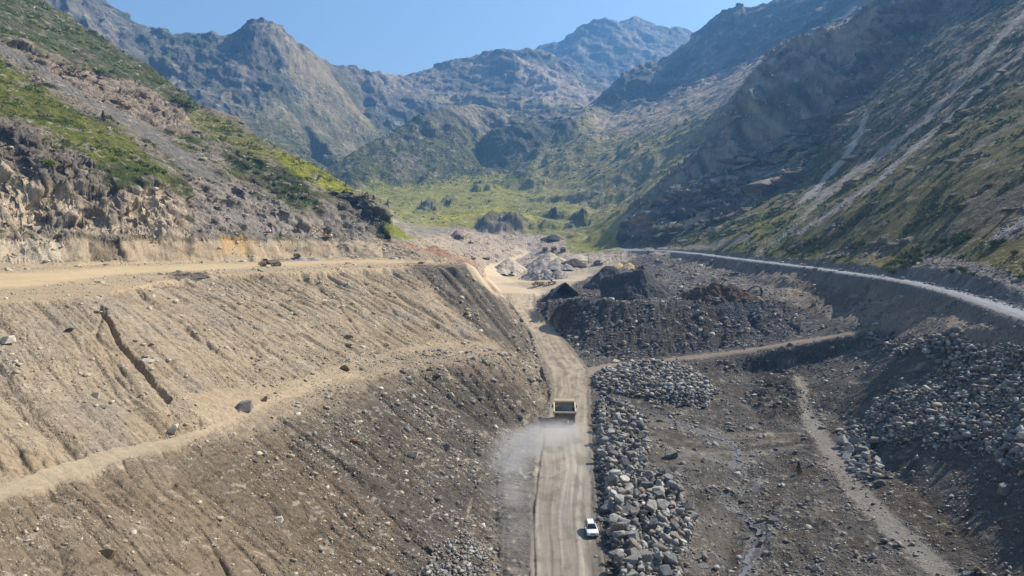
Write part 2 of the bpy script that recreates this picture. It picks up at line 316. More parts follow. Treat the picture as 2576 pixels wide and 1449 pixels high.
# valley floor meadows
paint(region([(930,455),(1060,470),(1200,440),(1330,450),(1480,470),(1560,500),(1580,600),(1500,640),(1430,640),(1400,600),(1330,590),(1290,575),(1180,572),(1060,570),(960,545),(880,480)], 8, 9, 640, 1800), (162, 156, 74), .96, am=.55, gr=1, st=.4)
paint(region([(980,500),(1200,500),(1420,520),(1560,560),(1480,600),(1330,580),(1080,560),(980,530)], 12, 14, 640, 1500)*sstep(.0, .4, N_mid), (128, 128, 64), .5)
paint(region([(1100,560),(1180,548),(1270,528),(1240,518),(1180,535),(1090,548)], 8, 8, 640, 1500), (190, 180, 40), .8)  # sunlit patch of grass, the light painted as brighter yellow
paint(region([(1310,560),(1335,530),(1350,530),(1335,565)], 6, 6, 640, 1500), (184, 176, 40), .8)
paint(region([(1440,600),(1540,560),(1570,560),(1560,630),(1450,630)], 6, 6, 640, 1200), (150, 144, 56), .8, gr=1)
paint(region([(965,560),(1000,575),(1050,606),(1000,600),(975,590)], 5, 5, 400, 1100), (140, 144, 50), .9, gr=1)
paint(region([(1195,585),(1205,555),(1240,545),(1300,540),(1330,560),(1310,580),(1260,592)], 4, 6, 900, 1300), (104, 96, 86), .8, am=1.6, gr=.2)
for q in [(1080,525,22,9),(975,525,26,6),(1455,560,30,12),(1390,545,22,10),(1210,470,22,9),(1130,515,14,5),(1360,600,20,7)]:
    paint(region([(q[0]-q[2],q[1]),(q[0],q[1]-q[3]),(q[0]+q[2],q[1]),(q[0],q[1]+q[3])], 4, 5, 640, 1800), (70, 74, 62), .85, am=2.2)
# hummocks right of centre, their sunlit brightness put into the colour
paint(region([(1320,470),(1340,400),(1400,350),(1500,280),(1640,285),(1830,280),(1770,380),(1700,440),(1640,500),(1570,545),(1500,540),(1400,500)], 10, 10, 900, 2100), (166, 154, 90), .92, am=.7, gr=.8)
paint(region([(1500,290),(1640,275),(1760,215),(1900,160),(1990,110),(1880,200),(1830,270),(1700,320),(1560,345),(1480,345)], 12, 14, 900, 2200), (186, 162, 134), .85, am=.7, gr=.2)
paint(region([(1380,520),(1500,440),(1620,390),(1760,330),(1700,430),(1600,480),(1500,520)], 12, 14, 900, 1600)*sstep(-.1, .3, N_mid), (150, 138, 118), .6)
# right cliff and hillside
rh = region([(1552,600),(1600,520),(1700,435),(1780,370),(1850,225),(2000,95),(2200,0),(2300,-80),(3400,-900),(3400,1500),(2576,770),(2300,700),(2150,680),(1900,648),(1700,625),(1560,625)], 5, 5, 100, 1120)*(TX > 60)
paint(rh, (124, 114, 60), am=.4, gr=.9, st=.4, ga=.35, gd=R(205))
paint(rh*sstep(.0, .5, fbm((TX*.5+TY*.86)/26, (TX*.86-TY*.5)/120, 71, 5)), (92, 88, 46), .7)
paint(region([(1552,600),(1600,520),(1700,435),(1780,370),(1850,225),(2000,95),(2200,0),(2400,-60),(2330,60),(2180,240),(2060,370),(2000,440),(1900,500),(1780,530),(1690,590),(1600,610)], 10, 14, 600, 1120), (148, 136, 114), .95, am=2.3, gr=.2, st=.8)
paint(region([(1700,590),(1800,520),(1960,470),(2040,400),(2060,330),(2150,280),(2100,380),(2000,470),(1880,520),(1760,590),(1640,620)], 9, 12, 500, 1120), (78, 82, 50), .8, am=.9, gr=.8)
paint(region([(1840,300),(1900,270),(2010,240),(2060,250),(1960,290),(1870,320)], 9, 10, 500, 1120), (112, 110, 62), .7)
paint(region([(1900,470),(1990,400),(2050,340),(2120,280),(2150,290),(2080,350),(2020,400),(1960,470)], 9, 10, 500, 1120), (128, 112, 52), .8, gr=1)
paint(region([(1620,545),(1700,500),(1800,450),(1900,480),(1960,440),(1990,400),(2020,440),(1950,480),(1860,540),(1760,570)], 8, 12, 500, 1120), (122, 106, 98), .7, am=2.0, gr=.1)
paint(region([(2050,330),(2200,140),(2330,-60),(3400,-900),(3400,-100),(2576,190),(2400,320),(2300,400),(2200,430),(2120,400)], 24, 24, 300, 1120), (128, 110, 92), .7, am=.9, gr=.4, st=.8)
paint(rh*(PYY < 420)*(PX > 2000)*sstep(-.1, .35, fbm((TX*.5+TY*.86)/20, (TX*.86-TY*.5)/90, 73, 5)), (96, 92, 54), .6)
paint(region([(2700,-100,9),(2420,200,7),(2330,300,8),(2240,370,8),(2140,440,9),(2060,500,11),(2000,560,12),(1950,600,14),(1900,625,16)], 5, 7, 100, 1120, False), (170, 160, 146), .85, am=.3, st=1, gr=0)
paint(region([(2180,290,6),(2150,360,7),(2110,410,7),(2060,470,8),(2010,520,9),(1960,570,8)], 4, 6, 100, 1120, False), (186, 180, 172), .9, am=.3, st=1, gr=0)
paint(region([(2700,20,4),(2500,190,5),(2350,330,5),(2200,460,7),(2050,560,7),(2000,590,7)], 4, 6, 100, 1120, False), (176, 166, 154), .85, am=.3, st=1, gr=0)
paint(region([(2600,280,5),(2400,400,6),(2250,470,5)], 5, 5, 100, 1120, False), (140, 130, 112), .6)
paint(region([(1750,628),(1900,560),(2050,500),(2000,560),(1900,615),(1830,640)], 9, 10, 300, 1120), (138, 130, 36), .85, gr=1, am=.3)
paint(region([(1800,618,12),(1880,600,12),(1700,635,10),(1640,622,8)], 6, 7, 100, 1120, False), (150, 138, 122), .8, gr=0, st=1)
paint(region([(1840,622),(1990,560),(1960,600),(1900,640)], 8, 9, 300, 1120), (130, 122, 44), .6, gr=1, am=.3)
paint(region([(2576,430),(2420,520),(2300,600),(2400,640),(2500,560),(2700,500)], 20, 20, 100, 800), (112, 100, 84), .7, st=1, gr=.4)
paint(region([(2240,690),(2330,640),(2420,650),(2576,690),(2800,740),(2800,860),(2576,770)], 8, 14, 100, 500), (142, 134, 130), .9, am=.6, gr=0, st=1)
paint(region([(2590,545,7),(2520,590,12),(2480,615,6)], 4, 5, 100, 500, False), (176, 172, 168), .8, gr=0, st=1)
# quarry floor
q_ = region([(985,618),(1060,600),(1180,575),(1290,585),(1420,600),(1430,640),(1560,640),(1600,632),(1760,640),(1900,658),(1900,700),(1400,770),(1240,740),(1100,660),(980,650)], 6, 6, 340, 1150)
paint(q_, (198, 178, 154), am=.6, gr=0, st=1)
paint(region([(980,610),(1100,625),(1200,665),(1180,690),(1000,652),(960,640)], 6, 9, 340, 800), (172, 124, 90), .8)
paint(region([(1205,700),(1262,738),(1345,745),(1500,705),(1560,690),(1480,680),(1330,690),(1260,690)], 8, 4, 380, 800), (206, 184, 150), .95, am=.08, st=.1)
paint(region([(1345,757,24),(1290,735,26),(1245,700,20),(1232,680,14),(1262,664,7),(1310,645,6),(1335,633,4),(1300,628,4)], 4, 2, 300, 1000, False), (216, 194, 162), .95, am=.03, st=.05)
paint(region([(1500,715,10),(1620,690,8),(1560,668,8),(1480,680,8)], 6, 5, 380, 900, False), (200, 180, 148), .9, am=.05, st=.1)
# left diggings
ld = region([(-3000,575),(960,605),(1100,640),(1190,662),(1262,735),(1322,818),(1350,890),(1385,990),(1350,1060),(1262,1120),(1250,1700),(-3000,1700)], 3, 1, 0, 470)
paint(ld, (174, 156, 131), am=.22, gr=0, st=.8, ga=1.0, gd=R(-35))
paint(ld*sstep(0, .5, fbm(TX/14, TY/14, 81, 4)), (166, 144, 114), .5)
paint(ld*sstep(.05, .5, fbm(TX/11, TY/17, 85, 4)), (160, 150, 136), .5)
paint(region([(-3000,576),(960,606),(960,648),(600,656),(0,673),(-3000,690)], 3, 3, 200, 440), (186, 166, 138), .9, am=1.0, ga=.1, gd=R(-60), st=.7)
paint(region([(-300,560),(140,590),(170,668),(-300,680)], 10, 12, 200, 440), (206, 190, 164), .8, am=1.2)
paint(region([(222,590),(300,600),(320,655),(225,662)], 6, 8, 200, 440), (120, 108, 90), .7, am=1.5)
paint(region([(560,590),(640,600),(620,640),(540,640)], 10, 12, 200, 440), (206, 168, 112), .7)
paint(region([(-3000,673),(600,656),(960,648),(1170,661),(1185,667),(850,680),(500,694),(330,724),(240,747),(0,762),(-3000,900)], 3, 3, 100, 440), (190, 168, 136), .9, am=.07, ga=0, st=.3)
paint(region([(-600,740,22),(-100,712,22),(60,704,18),(300,680,10),(600,668,6),(900,657,4),(1130,659,3)], 5, 2, 100, 440, False), (214, 188, 146), .9, am=.02, st=.05)
paint(region([(420,690),(520,684),(525,694),(430,703)], 3, 4, 100, 300), (120, 112, 104), .8, am=1.5)
paint(region([(440,985),(700,960),(960,880),(1090,850),(1255,858),(1252,905),(1000,925),(830,1000),(640,1075),(540,1095)], 8, 6, 80, 300), (186, 166, 138), .85, am=.1, ga=0, st=.8)
paint(region([(-400,1365,34),(0,1238,22),(174,1180,24),(300,1142,18),(430,1112,14),(520,1085,9)], 4, 2, 30, 140, False), (184, 166, 139), .85, am=.08, ga=0, st=.08)
paint(region([(500,1092,8),(600,1048,7),(700,1000,10),(860,950,10),(980,930,9),(1150,905,14),(1245,890,14)], 6, 3, 90, 260, False), (192, 170, 142), .8, am=.05, ga=0, st=.15)
paint(region([(470,1180),(692,1080),(829,1005),(1005,925),(1182,915),(1260,905),(1375,960),(1380,1040),(1275,1120),(1250,1700),(900,1700),(760,1380),(600,1260)], 80, 30, 30, 280), (88, 81, 73), .9, st=1, am=.35)
paint(region([(-600,1290),(0,1265),(430,1125),(700,1090),(1000,1300),(1000,1800),(-600,1800)], 20, 10, 30, 200), (128, 112, 92), .75)
paint(region([(1100,1000),(1375,1040),(1275,1120),(1250,1700),(1100,1700),(1080,1200)], 50, 30, 30, 280), (98, 91, 83), .6, st=1, am=.45)
paint(region([(1020,664),(1180,664),(1262,742),(1330,830),(1345,890),(1255,862),(1160,790),(1090,720)], 14, 8, 150, 420), (104, 98, 90), .9, ga=1.1, st=1)
paint(region([(1168,660),(1200,672),(1262,738),(1252,744),(1225,725),(1190,695)], 3, 2, 270, 520), (206, 184, 156), .95, am=.04, ga=0, st=.1)
# right hand diggings
rd = region([(1345,765),(1360,750),(1600,650),(1640,638),(1900,662),(2150,692),(2300,715),(2576,800),(3400,1100),(3400,1800),(1500,1800),(1480,1040),(1480,940),(1440,880)], 3, 3, 0, 700)*(TX > 8)
paint(rd, (112, 105, 97), am=.45, gr=0, st=.9, ga=.12, gd=R(215))
paint(region([(1640,640),(1900,664),(2150,694),(2300,718),(2576,805),(3400,1000),(3400,1200),(2576,900),(2200,830),(2000,760),(1850,700),(1700,665)], 14, 14, 0, 640), (172, 154, 132), .85, am=.55, ga=.5, st=.8)
paint(region([(2000,700),(2200,740),(2100,780),(1980,740)], 12, 14, 0, 640), (112, 92, 76), .6)
paint(region([(1480,680),(1700,655),(1900,690),(2020,760),(1900,740),(1700,716),(1500,715)], 12, 12, 300, 700), (132, 122, 112), .8, am=.5)
mound = region([(1342,768),(1362,752),(1600,735),(1900,735),(2000,775),(2015,840),(1900,868),(1560,908),(1480,895),(1400,835)], 4, 5, 200, 460)
paint(mound, (92, 88, 84), am=.6, st=.95, ga=.5, gd=R(262))
paint(region([(1800,760),(1960,765),(2010,838),(1900,862),(1840,820)], 14, 14, 200, 460), (70, 74, 84), .8)
paint(region([(1640,790),(1780,770),(1800,850),(1690,860)], 20, 20, 200, 460), (96, 82, 64), .6)
paint(region([(1500,752),(1700,756),(1900,746),(1960,758),(1900,738),(1500,735)], 4, 4, 250, 460), (128, 118, 106), .7)
paint(region([(1462,938,9),(1480,932,7),(1520,921,6),(1600,912,5),(1682,904,5),(1761,897,5),(1870,883,5),(2020,858,5),(2150,836,4),(2200,822,3)], 3, 2, 100, 330, False), (172, 154, 132), .85, am=.04, ga=0, st=.1)
bas = region([(1490,960),(1650,935),(1900,900),(2100,885),(2150,960),(2400,1180),(2576,1330),(2800,1500),(2800,1800),(1500,1800)], 10, 10, 30, 300)
paint(bas, (108, 102, 94), .85, am=.6, ga=0, st=.9)
paint(bas*sstep(.0, .45, fbm(TX/9, TY/9, 91, 4)), (92, 76, 58), .6)
paint(bas*sstep(.1, .5, fbm(TX/7, TY/7, 95, 4)), (70, 66, 62), .7)
paint(region([(1500,1000),(1620,1060),(1800,1110),(2000,1095),(2000,1130),(1800,1190),(1650,1160),(1500,1080)], 14, 12, 30, 300), (124, 116, 106), .7, am=.12, st=.3)
paint(bas*sstep(.05, .5, fbm(TX/6, TY/13, 97, 5)), (140, 132, 120), .6)
paint(bas*sstep(.15, .5, fbm(TX/5, TY/5, 99, 5)), (104, 88, 62), .5)
paint(region([(1500,1195),(1640,1300),(1700,1240),(1640,1200),(1620,1080),(1560,1020)], 12, 12, 30, 300), (92, 84, 76), .6)
paint(region([(1620,1062,5),(1750,1085,7),(1900,1105,7),(2020,1100,6)], 4, 4, 30, 300, False), (150, 134, 108), .6, am=.1)
paint(region([(1640,1090,5),(1780,1120,6),(1930,1120,7),(2040,1105,6)], 4, 4, 30, 300, False), (78, 70, 62), .6)
for st_ in ([(1640,1055,5),(1745,1077,14),(1800,1100,16),(1850,1120,12),(1862,1180,14),(1885,1205,8),(1930,1225,6)], [(1905,1226,5),(1812,1257,13),(1845,1275,10),(1885,1310,14),(1935,1345,20),(1895,1375,24),(1880,1449,24),(1850,1560,24)], [(1720,1160,6),(1705,1220,8),(1725,1290,12),(1725,1370,12),(1770,1430,20)], [(1700,1150,4),(1740,1140,5),(1830,1165,5),(1870,1200,5)]):
    paint(region(st_, 5, 6, 30, 300, False), (148, 144, 142), .62, am=.15)
for k_ in range(5):
    paint(region([(1560 + 12*k_, 1050 + 9*k_, 1.5),(1700, 1082 + 13*k_, 2.5),(1860, 1096 + 12*k_, 2.5),(2020, 1088 + 9*k_, 2)], 2.5, 3, 30, 300, False), (62, 56, 50) if k_ % 2 else (158, 146, 126), .55)
paint(region([(1740,1350),(1800,1250),(1850,1300),(1830,1449),(1740,1449)], 14, 10, 30, 300), (122, 114, 102), .7, am=.15, st=.4)
paint(region([(1900,930),(2040,940),(2050,1030),(1950,1050),(1880,1000)], 10, 12, 30, 300), (66, 60, 54), .8, am=.8)
paint(region([(2010,960,14),(2035,1050,18),(2080,1120,22),(2150,1230,24),(2250,1330,26),(2350,1420,28),(2480,1530,30)], 8, 6, 30, 300, False), (158, 149, 136), .9, am=.08, st=.3)
paint(region([(2020,960,8),(2150,950,8),(2230,965,7)], 6, 6, 30, 300, False), (128, 118, 106), .6, am=.1)
paint(region([(2200,1180),(2350,1250),(2420,1350),(2350,1370),(2250,1280)], 14, 12, 30, 300), (84, 70, 50), .6)
slope_r = region([(2100,900),(2300,850),(2700,900),(2900,1700),(2576,1500),(2400,1200),(2200,1010)], 20, 16, 30, 300)
paint(slope_r, (116, 108, 96), .6, am=.4, ga=.15, gd=R(215), st=1)
# gravel road and haul road
gl = [(PZ(0, 0, 0)[0],)]
graxel = [(PY(*g)[0], PY(*g)[1], 3.7) for g in GR]
gr_m = region(graxel, .7, .25, 60, 820, False, TX, TY)
gr_s = region([(a, b, 6.0) for a, b, c in graxel], 1.6, 1.0, 60, 820, False, TX, TY)
paint(gr_s, (140, 136, 130), .7, am=.1, ga=0, gr=0)
paint(gr_m, (150, 152, 156), .97, am=.03, ga=0, gr=0, st=.2)
hr = region([(l, y) for y, l, r, z in ROAD] + [(1262,738),(1345,740)] + [(r + 5, y) for y, l, r, z in ROAD[::-1]], 2.0, 1.6, 30, 560)
tsh = sstep(1150, 900, PYY)
paint(region([(1256,1700),(1258,1449),(1250,1200),(1300,1110),(1352,1090),(1338,1449),(1330,1700)], 6, 5, 30, 200), (116, 108, 98), .9, am=.3, ga=0, st=1)
paint(hr, (154, 145, 131), .97, am=.02, ga=0, gr=0, st=.03)
paint(hr*sstep(1250, 850, PYY), (176, 158, 130), .85); paint(hr*sstep(900, 770, PYY), (206, 184, 150), .95)
paint(region([(1462,925),(1500,930),(1500,945),(1470,990)], 6, 4, 100, 300), (166, 148, 126), .8, am=.04, st=.1)
# wheel ruts along the haul road, ramp, bench
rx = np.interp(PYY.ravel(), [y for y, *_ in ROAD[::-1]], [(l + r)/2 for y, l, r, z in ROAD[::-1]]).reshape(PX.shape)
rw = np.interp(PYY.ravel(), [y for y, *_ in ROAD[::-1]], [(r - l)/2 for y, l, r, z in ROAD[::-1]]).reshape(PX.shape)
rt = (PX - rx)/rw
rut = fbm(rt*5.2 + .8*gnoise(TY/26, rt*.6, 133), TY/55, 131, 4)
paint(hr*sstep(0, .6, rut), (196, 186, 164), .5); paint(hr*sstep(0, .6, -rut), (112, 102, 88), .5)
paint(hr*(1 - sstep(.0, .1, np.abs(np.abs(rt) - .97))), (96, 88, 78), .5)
fine = 0
for L, y0, y1 in ((.7, 0, 160), (1.4, 120, 320), (3.0, 260, 750), (6.5, 600, 1600), (14, 1300, 9999)):
    wq = sstep(y0, y0*1.25 + 1, TY)*(1 - sstep(y1*.85, y1, TY)); mq_ = wq > 0; q = np.zeros(TX.shape, np.float32)
    a_ = TX[mq_] + .35*TZ[mq_]; b_ = TY[mq_]*.55 + 1.25*TZ[mq_]
    q[mq_] = gnoise(a_/L, b_/L, 181) + .6*gnoise(a_/L*.45, b_/L*.45, 183) + .5*gnoise(a_/L*.2, b_/L*.2, 184)
    fine = fine + q*wq
nat = np.clip(1.2 - hr - gr_m, 0, 1)*sstep(.06, .3, AM)
paint(nat*sstep(.45, .85, fine), (204, 192, 172), .5)
paint(nat*sstep(.35, .9, -fine), (52, 48, 40), .5)
brk = fbm(TX/16, TY/16, 151, 5)
paint((GR_ > .55)*(lm + rh)*sstep(.22, .5, brk), (138, 128, 112), .75, am=1.1, gr=.1)
paint((GR_ > .5)*(lm + rh)*sstep(.15, .45, fbm(TX/7, TY/7, 155, 4)), (62, 72, 34), .6)
paint((GR_ > .4)*far*sstep(.2, .5, fbm(TX/28, TY/28, 157, 5)), (104, 106, 58), .45)
paint((GR_ > .4)*far*sstep(.3, .55, fbm(TX/20, TY/20, 159, 5)), (158, 146, 122), .6)
paint(hr*sstep(.0, .4, fbm(TX/2.6, TY/7, 161, 4)), (118, 108, 94), .5); paint(hr*sstep(.75, 1, np.abs(rt))*sstep(-.2, .3, N_sm), (128, 116, 100), .6)
cl_ = rh*sstep(1.4, 2.0, AM)
c1 = fbm((TX + TZ)/42, (TY - TZ)/60, 191, 5); c2 = fbm((TX + TZ)/17, (TY - TZ)/22, 193, 5)
paint(cl_*sstep(.0, .35, c1), (176, 158, 132), .6); paint(cl_*sstep(.05, .4, -c1), (84, 92, 56), .75)
paint(cl_*sstep(.15, .45, c2), (196, 182, 158), .5); paint(cl_*sstep(.2, .5, -c2), (66, 62, 58), .6)
paint(lm*sstep(.9, 1.3, AM)*sstep(.2, .5, fbm((TX + TZ)/9, (TY - TZ)/12, 195, 4)), (84, 78, 70), .6)
f1 = fbm((TX + TZ*.8)/130, (TY - TZ*.7)/170, 197, 5)
paint(far*(TY > 1900)*sstep(.1, .4, f1), (178, 162, 134), .38); paint(far*(TY > 1600)*sstep(.1, .4, -f1), (72, 78, 60), .55)
# small-scale tone in the earth
tone = 1 + .10*N_sm + .10*N_mid + .06*fbm(TX/1.6, TY/1.6, 141, 3)
COLR *= np.clip(tone, .5, 1.6)[..., None]
gray = COLR.mean(-1, keepdims=True); COLR[:] = (gray + (COLR - gray)*(1.02 - .1*(TX > 8))[..., None])*.77
COLR[(rd > .5)] *= .80
for q in KNOBS:
    paint(region([(q[0] - q[3]*.5, q[1] + 4), (q[0] - q[3]*.3, q[1] - q[4]), (q[0] + q[3]*.3, q[1] - q[4]), (q[0] + q[3]*.5, q[1] + 2)], 6, 8, q[2] - 120, q[2] + 160), (120, 112, 96), .55, am=1.2, gr=.2)
# ---------- relief
cell = TY*(2*GU/NU)
dZ = np.zeros(TX.shape, np.float32)
lam = 240.0; k = 0; AQ = 1 + 1.3*sstep(.95, 1.7, AM)*(1 - sstep(1300, 1900, TY))
while lam > .35:
    wgt = sstep(1.6, 3.6, lam/cell)*(1 - sstep(.032*AQ, .075*AQ, lam/TY))
    if wgt.max() > 0:
        m = wgt > 0
        n = gnoise(TX[m]/lam + 11.3*k, TY[m]/lam - 7.1*k, 200 + k)
        n2 = gnoise(TX[m]/lam*1.3 + 3.3*k, TY[m]/lam*1.3, 260 + k)
        rg = (0.32 - np.abs(n))*1.1 + .45*n2
        dZ[m] += lam*.125*rg*wgt[m]*AM[m]
    lam /= 1.85; k += 1
# gullies down the loose slopes
gs = np.zeros(TX.shape, np.float32)
m = GA > .02
s = TX[m]*(-np.sin(GD[m])) + TY[m]*np.cos(GD[m]); t = TX[m]*np.cos(GD[m]) + TY[m]*np.sin(GD[m])
sw = s + 1.6*gnoise(s/9, t/16, 301) + .5*gnoise(s/2.5, t/6, 302)
acc = 0
cm = cell[m]
for L, a in ((13, .75), (6.5, .55), (3.1, .34), (1.5, .2), (.8, .11)):
    r_ = 1 - np.abs(gnoise(sw/L, t/(L*7) + L, 310 + int(L*10)))*2.2
    r_ = np.clip(r_, 0, 1)**2.2
    acc = acc - a*r_*sstep(1.3, 2.6, L/cm)*(.35 + .65*sstep(-.5, .4, gnoise(s/20, t/24, 330 + int(L))))
gs[m] = acc*1.5*GA[m]*np.clip(TY[m]/160, .8, 2.2)
# two deep washed-out channels in the upper left slope
def channel(pts, wid, dep):
    d = region(pts, wid*.9, wid*.5, 60, 400, False)
    return -d*dep
ch = channel([(250,765,2),(275,805,4),(300,850,4),(345,895,6),(385,960,6),(425,1000,3)], 7, 1.7) + channel([(345,735,3),(450,810,3),(560,890,3),(640,960,2)], 5, .8) + channel([(1075,690,3),(1130,740,3),(1190,780,2)], 5, 1.2) + channel([(1180,940,3),(1225,990,4),(1240,1005,3)], 6, 1.3) + channel([(905,700,2),(960,745,2),(1010,800,2)], 4, .7) + channel([(790,700,2),(850,760,2),(900,830,2)], 4, .6) + channel([(265,770,2),(240,830,3),(290,880,3)], 7, .5)
# ribs and gullies of the high faces
for L, a in ((150, 11), (70, 6), (32, 3)):
    q = 1 - np.abs(gnoise(TX/TY*2600/L + .3*N_pol, np.log(TY)*700/L, 401 + L))*2
    dZ += a*np.clip(q, 0, 1)*far*sstep(1100, 2200, TY)*sstep(.5, 1.0, AM)
# ledges and blocks on the bare crags
m = (AM > .95) & (TY < 1500)
for L, a in ((26, 3.6), (11, 1.9), (4.5, .8)):
    n = gnoise(TX[m]/L, TY[m]/L, 610 + L.__int__())*1.6 + .5*gnoise(TX[m]/L*2.1, TY[m]/L*2.1, 620 + int(L))
    q = n*2.5; st = (np.floor(q) + sstep(.55, .95, q - np.floor(q)) - q)/2.5
    dZ[m] += a*2.2*st*sstep(.9, 1.6, AM[m])*sstep(1.5, 3, L/cell[m])*(1 - .0*n)
# crags and knolls with a steep side toward the valley
for x_, y_, Y_, wd, hp in KNOBS:
    kx, ky, kz = PY(x_, y_, Y_); rx_ = wd/2*Y_/F; ry_ = rx_*.75
    m = (np.abs(TX - kx) < rx_*2.2) & (np.abs(TY - ky) < rx_*3)
    a = (TX[m] - kx)/rx_; b = (TY[m] - ky)/ry_
    rr = np.sqrt(np.where(a < 0, a*a, a*a*.35) + np.where(b < 0, b*b, b*b*.25)) + .28*gnoise(TX[m]/rx_*1.7, TY[m]/rx_*1.7, 501) + .12*gnoise(TX[m]/rx_*5, TY[m]/rx_*5, 502)
    dZ[m] += hp*Y_/F*(.55*sstep(1.0, .72, rr) + .45*sstep(1.5, .3, rr))
TZ = TZ + dZ + gs + ch
# bare rock juts out and overhangs: sideways relief along the face
MX = TX.copy(); MY = TY.copy()
H_ = blur(TZ.copy(), 6)
dzu = np.gradient(H_, axis=1)/np.gradient(TX, axis=1); dzr = np.gradient(H_, axis=0)/np.gradient(TY, axis=0)
gx_ = dzu; gy_ = dzr - dzu*TX/TY; gm_ = np.hypot(gx_, gy_) + 1e-6
stp = sstep(.35, .8, gm_)*sstep(.7, 1.1, AM)*(1 - .0*AM); m = stp > 0
ox = np.zeros(m.sum(), np.float32); sx_ = TX[m]*.8 + TY[m]*.6; sz_ = TZ[m]
jut = 1 + .9*rh[m]
for L in (60, 27, 12, 5.5, 2.5):
    wq = sstep(2.0, 4.5, L/cell[m])*(1 - sstep(.035, .09, L/TY[m]))
    n = gnoise(sx_/L + .3*sz_/L, sz_/L*1.1 - .35*sx_/L, 640 + int(L)); q = n*3; n = (np.floor(q) + sstep(.6, 1, q - np.floor(q)))/3*.7 + n*.5
    ox += L*.42*n*wq*jut
exb = 1 - region([(-900,566),(0,568),(600,574),(960,590),(1000,600),(960,616),(600,598),(0,588),(-900,592)], 9, 2, 200, 470)
wl = 1 - .6*region([(-3000,576),(960,606),(960,648),(600,656),(0,673),(-3000,690)], 8, 3, 200, 470)
ox *= (exb*wl)[m]*(1 - .45*sstep(1500, 1700, TY[m]))*(1 - .7*((TY[m] > 880) & (TY[m] < 1500)))
MX[m] -= (gx_[m]/gm_[m])*ox*stp[m]; MY[m] -= (gy_[m]/gm_[m])*ox*stp[m]
# the gravel road is graded level across
gy = [PY(*g)[1] for g in GR]; gx = [PY(*g)[0] for g in GR]; gz = [PY(*g)[2] for g in GR]
rX = np.interp(TY, gy, gx); rZ = np.interp(TY, gy, gz)
gm = (1 - sstep(3.2, 6.5, np.abs(TX - rX)))*sstep(60, 90, TY)*(1 - sstep(720, 800, TY))
TZ += (rZ - TZ)*gm
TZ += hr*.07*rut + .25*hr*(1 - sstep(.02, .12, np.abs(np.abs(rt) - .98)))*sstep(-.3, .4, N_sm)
# ditch beside the haul road
pileA = region([(1505,948),(1560,934),(1600,926),(1660,924),(1730,940),(1795,985),(1775,1018),(1650,1008),(1560,985),(1500,970)], 12, 4, 150, 300)
pileB = region([(1505,1015),(1560,1012),(1612,1060),(1632,1120),(1615,1190),(1700,1250),(1745,1320),(1720,1400),(1700,1600),(1580,1600),(1556,1449),(1542,1370),(1530,1270),(1512,1190),(1503,1080)], 7, 5, 60, 260)
pileC = region([(2160,1085),(2200,1010),(2330,965),(2430,900),(2560,870),(2700,900),(2700,1200),(2576,1165),(2400,1120),(2250,1110)], 12, 6, 60, 260)
TZ += 2.6*region([(1890,1010),(1930,960),(2000,955),(2035,1000),(2020,1045),(1950,1055)], 22, 8, 60, 300)*(.7 + .6*N_sm) + 1.2*region([(1880,1340),(1960,1270),(2060,1260),(2100,1330),(2030,1400),(1950,1420)], 24, 10, 60, 300)*(.5 + .8*N_sm) + .9*region([(1640,1230),(1700,1190),(1820,1200),(1860,1260),(1800,1250),(1720,1270)], 14, 10, 60, 300)
TZ += 3.0*pileA*(.6 + .4*N_sm) + 1.6*pileB*(.6 + .5*N_sm) + .8*pileC*(.6 + .5*N_sm)
TZ -= .35*region([(1345,1449,3),(1340,1300,3),(1352,1180,3),(1368,1090,2)], 4, 2, 60, 200, False)
# material zone of every face, so that roads, hills and mountains are objects of their own
ZN = np.zeros(TX.shape, np.int8)
ZN[(ld > .5)] = 1
ZN[(rd > .5)] = 2
ZN[mound > .5] = 3
ZN[(lm > .5)] = 4
ZN[(rh > .5)] = 5
ZN[(TY > 1120) & (ZN == 0)] = 6
ZN[(TY > 1500)] = 7
ZN[gr_m > .5] = 8
ZN[hr > .5] = 9
def grid_mesh(name, X, Y, Z, mask=None):
    nr, nc = X.shape
    idx = np.arange(nr*nc).reshape(nr, nc)
    q = np.stack([idx[:-1, :-1], idx[:-1, 1:], idx[1:, 1:], idx[1:, :-1]], -1).reshape(-1, 4)
    if mask is not None: q = q[mask.reshape(-1)]
    used = np.unique(q); rem = np.full(nr*nc, -1, np.int64); rem[used] = np.arange(len(used)); q = rem[q]
    me = bpy.data.meshes.new(name)
    me.vertices.add(len(used)); co = np.stack([X.ravel()[used], Y.ravel()[used], Z.ravel()[used]], -1).astype(np.float32)
    me.vertices.foreach_set('co', co.ravel())
    me.loops.add(q.size); me.loops.foreach_set('vertex_index', q.ravel().astype(np.int32))
    me.polygons.add(len(q)); me.polygons.foreach_set('loop_start', (np.arange(len(q))*4).astype(np.int32))
    me.update(calc_edges=True)
    return me, used
def new_mat(name):
    m = bpy.data.materials.new(name); m.use_nodes = True
    return m, m.node_tree, m.node_tree.nodes, m.node_tree.links
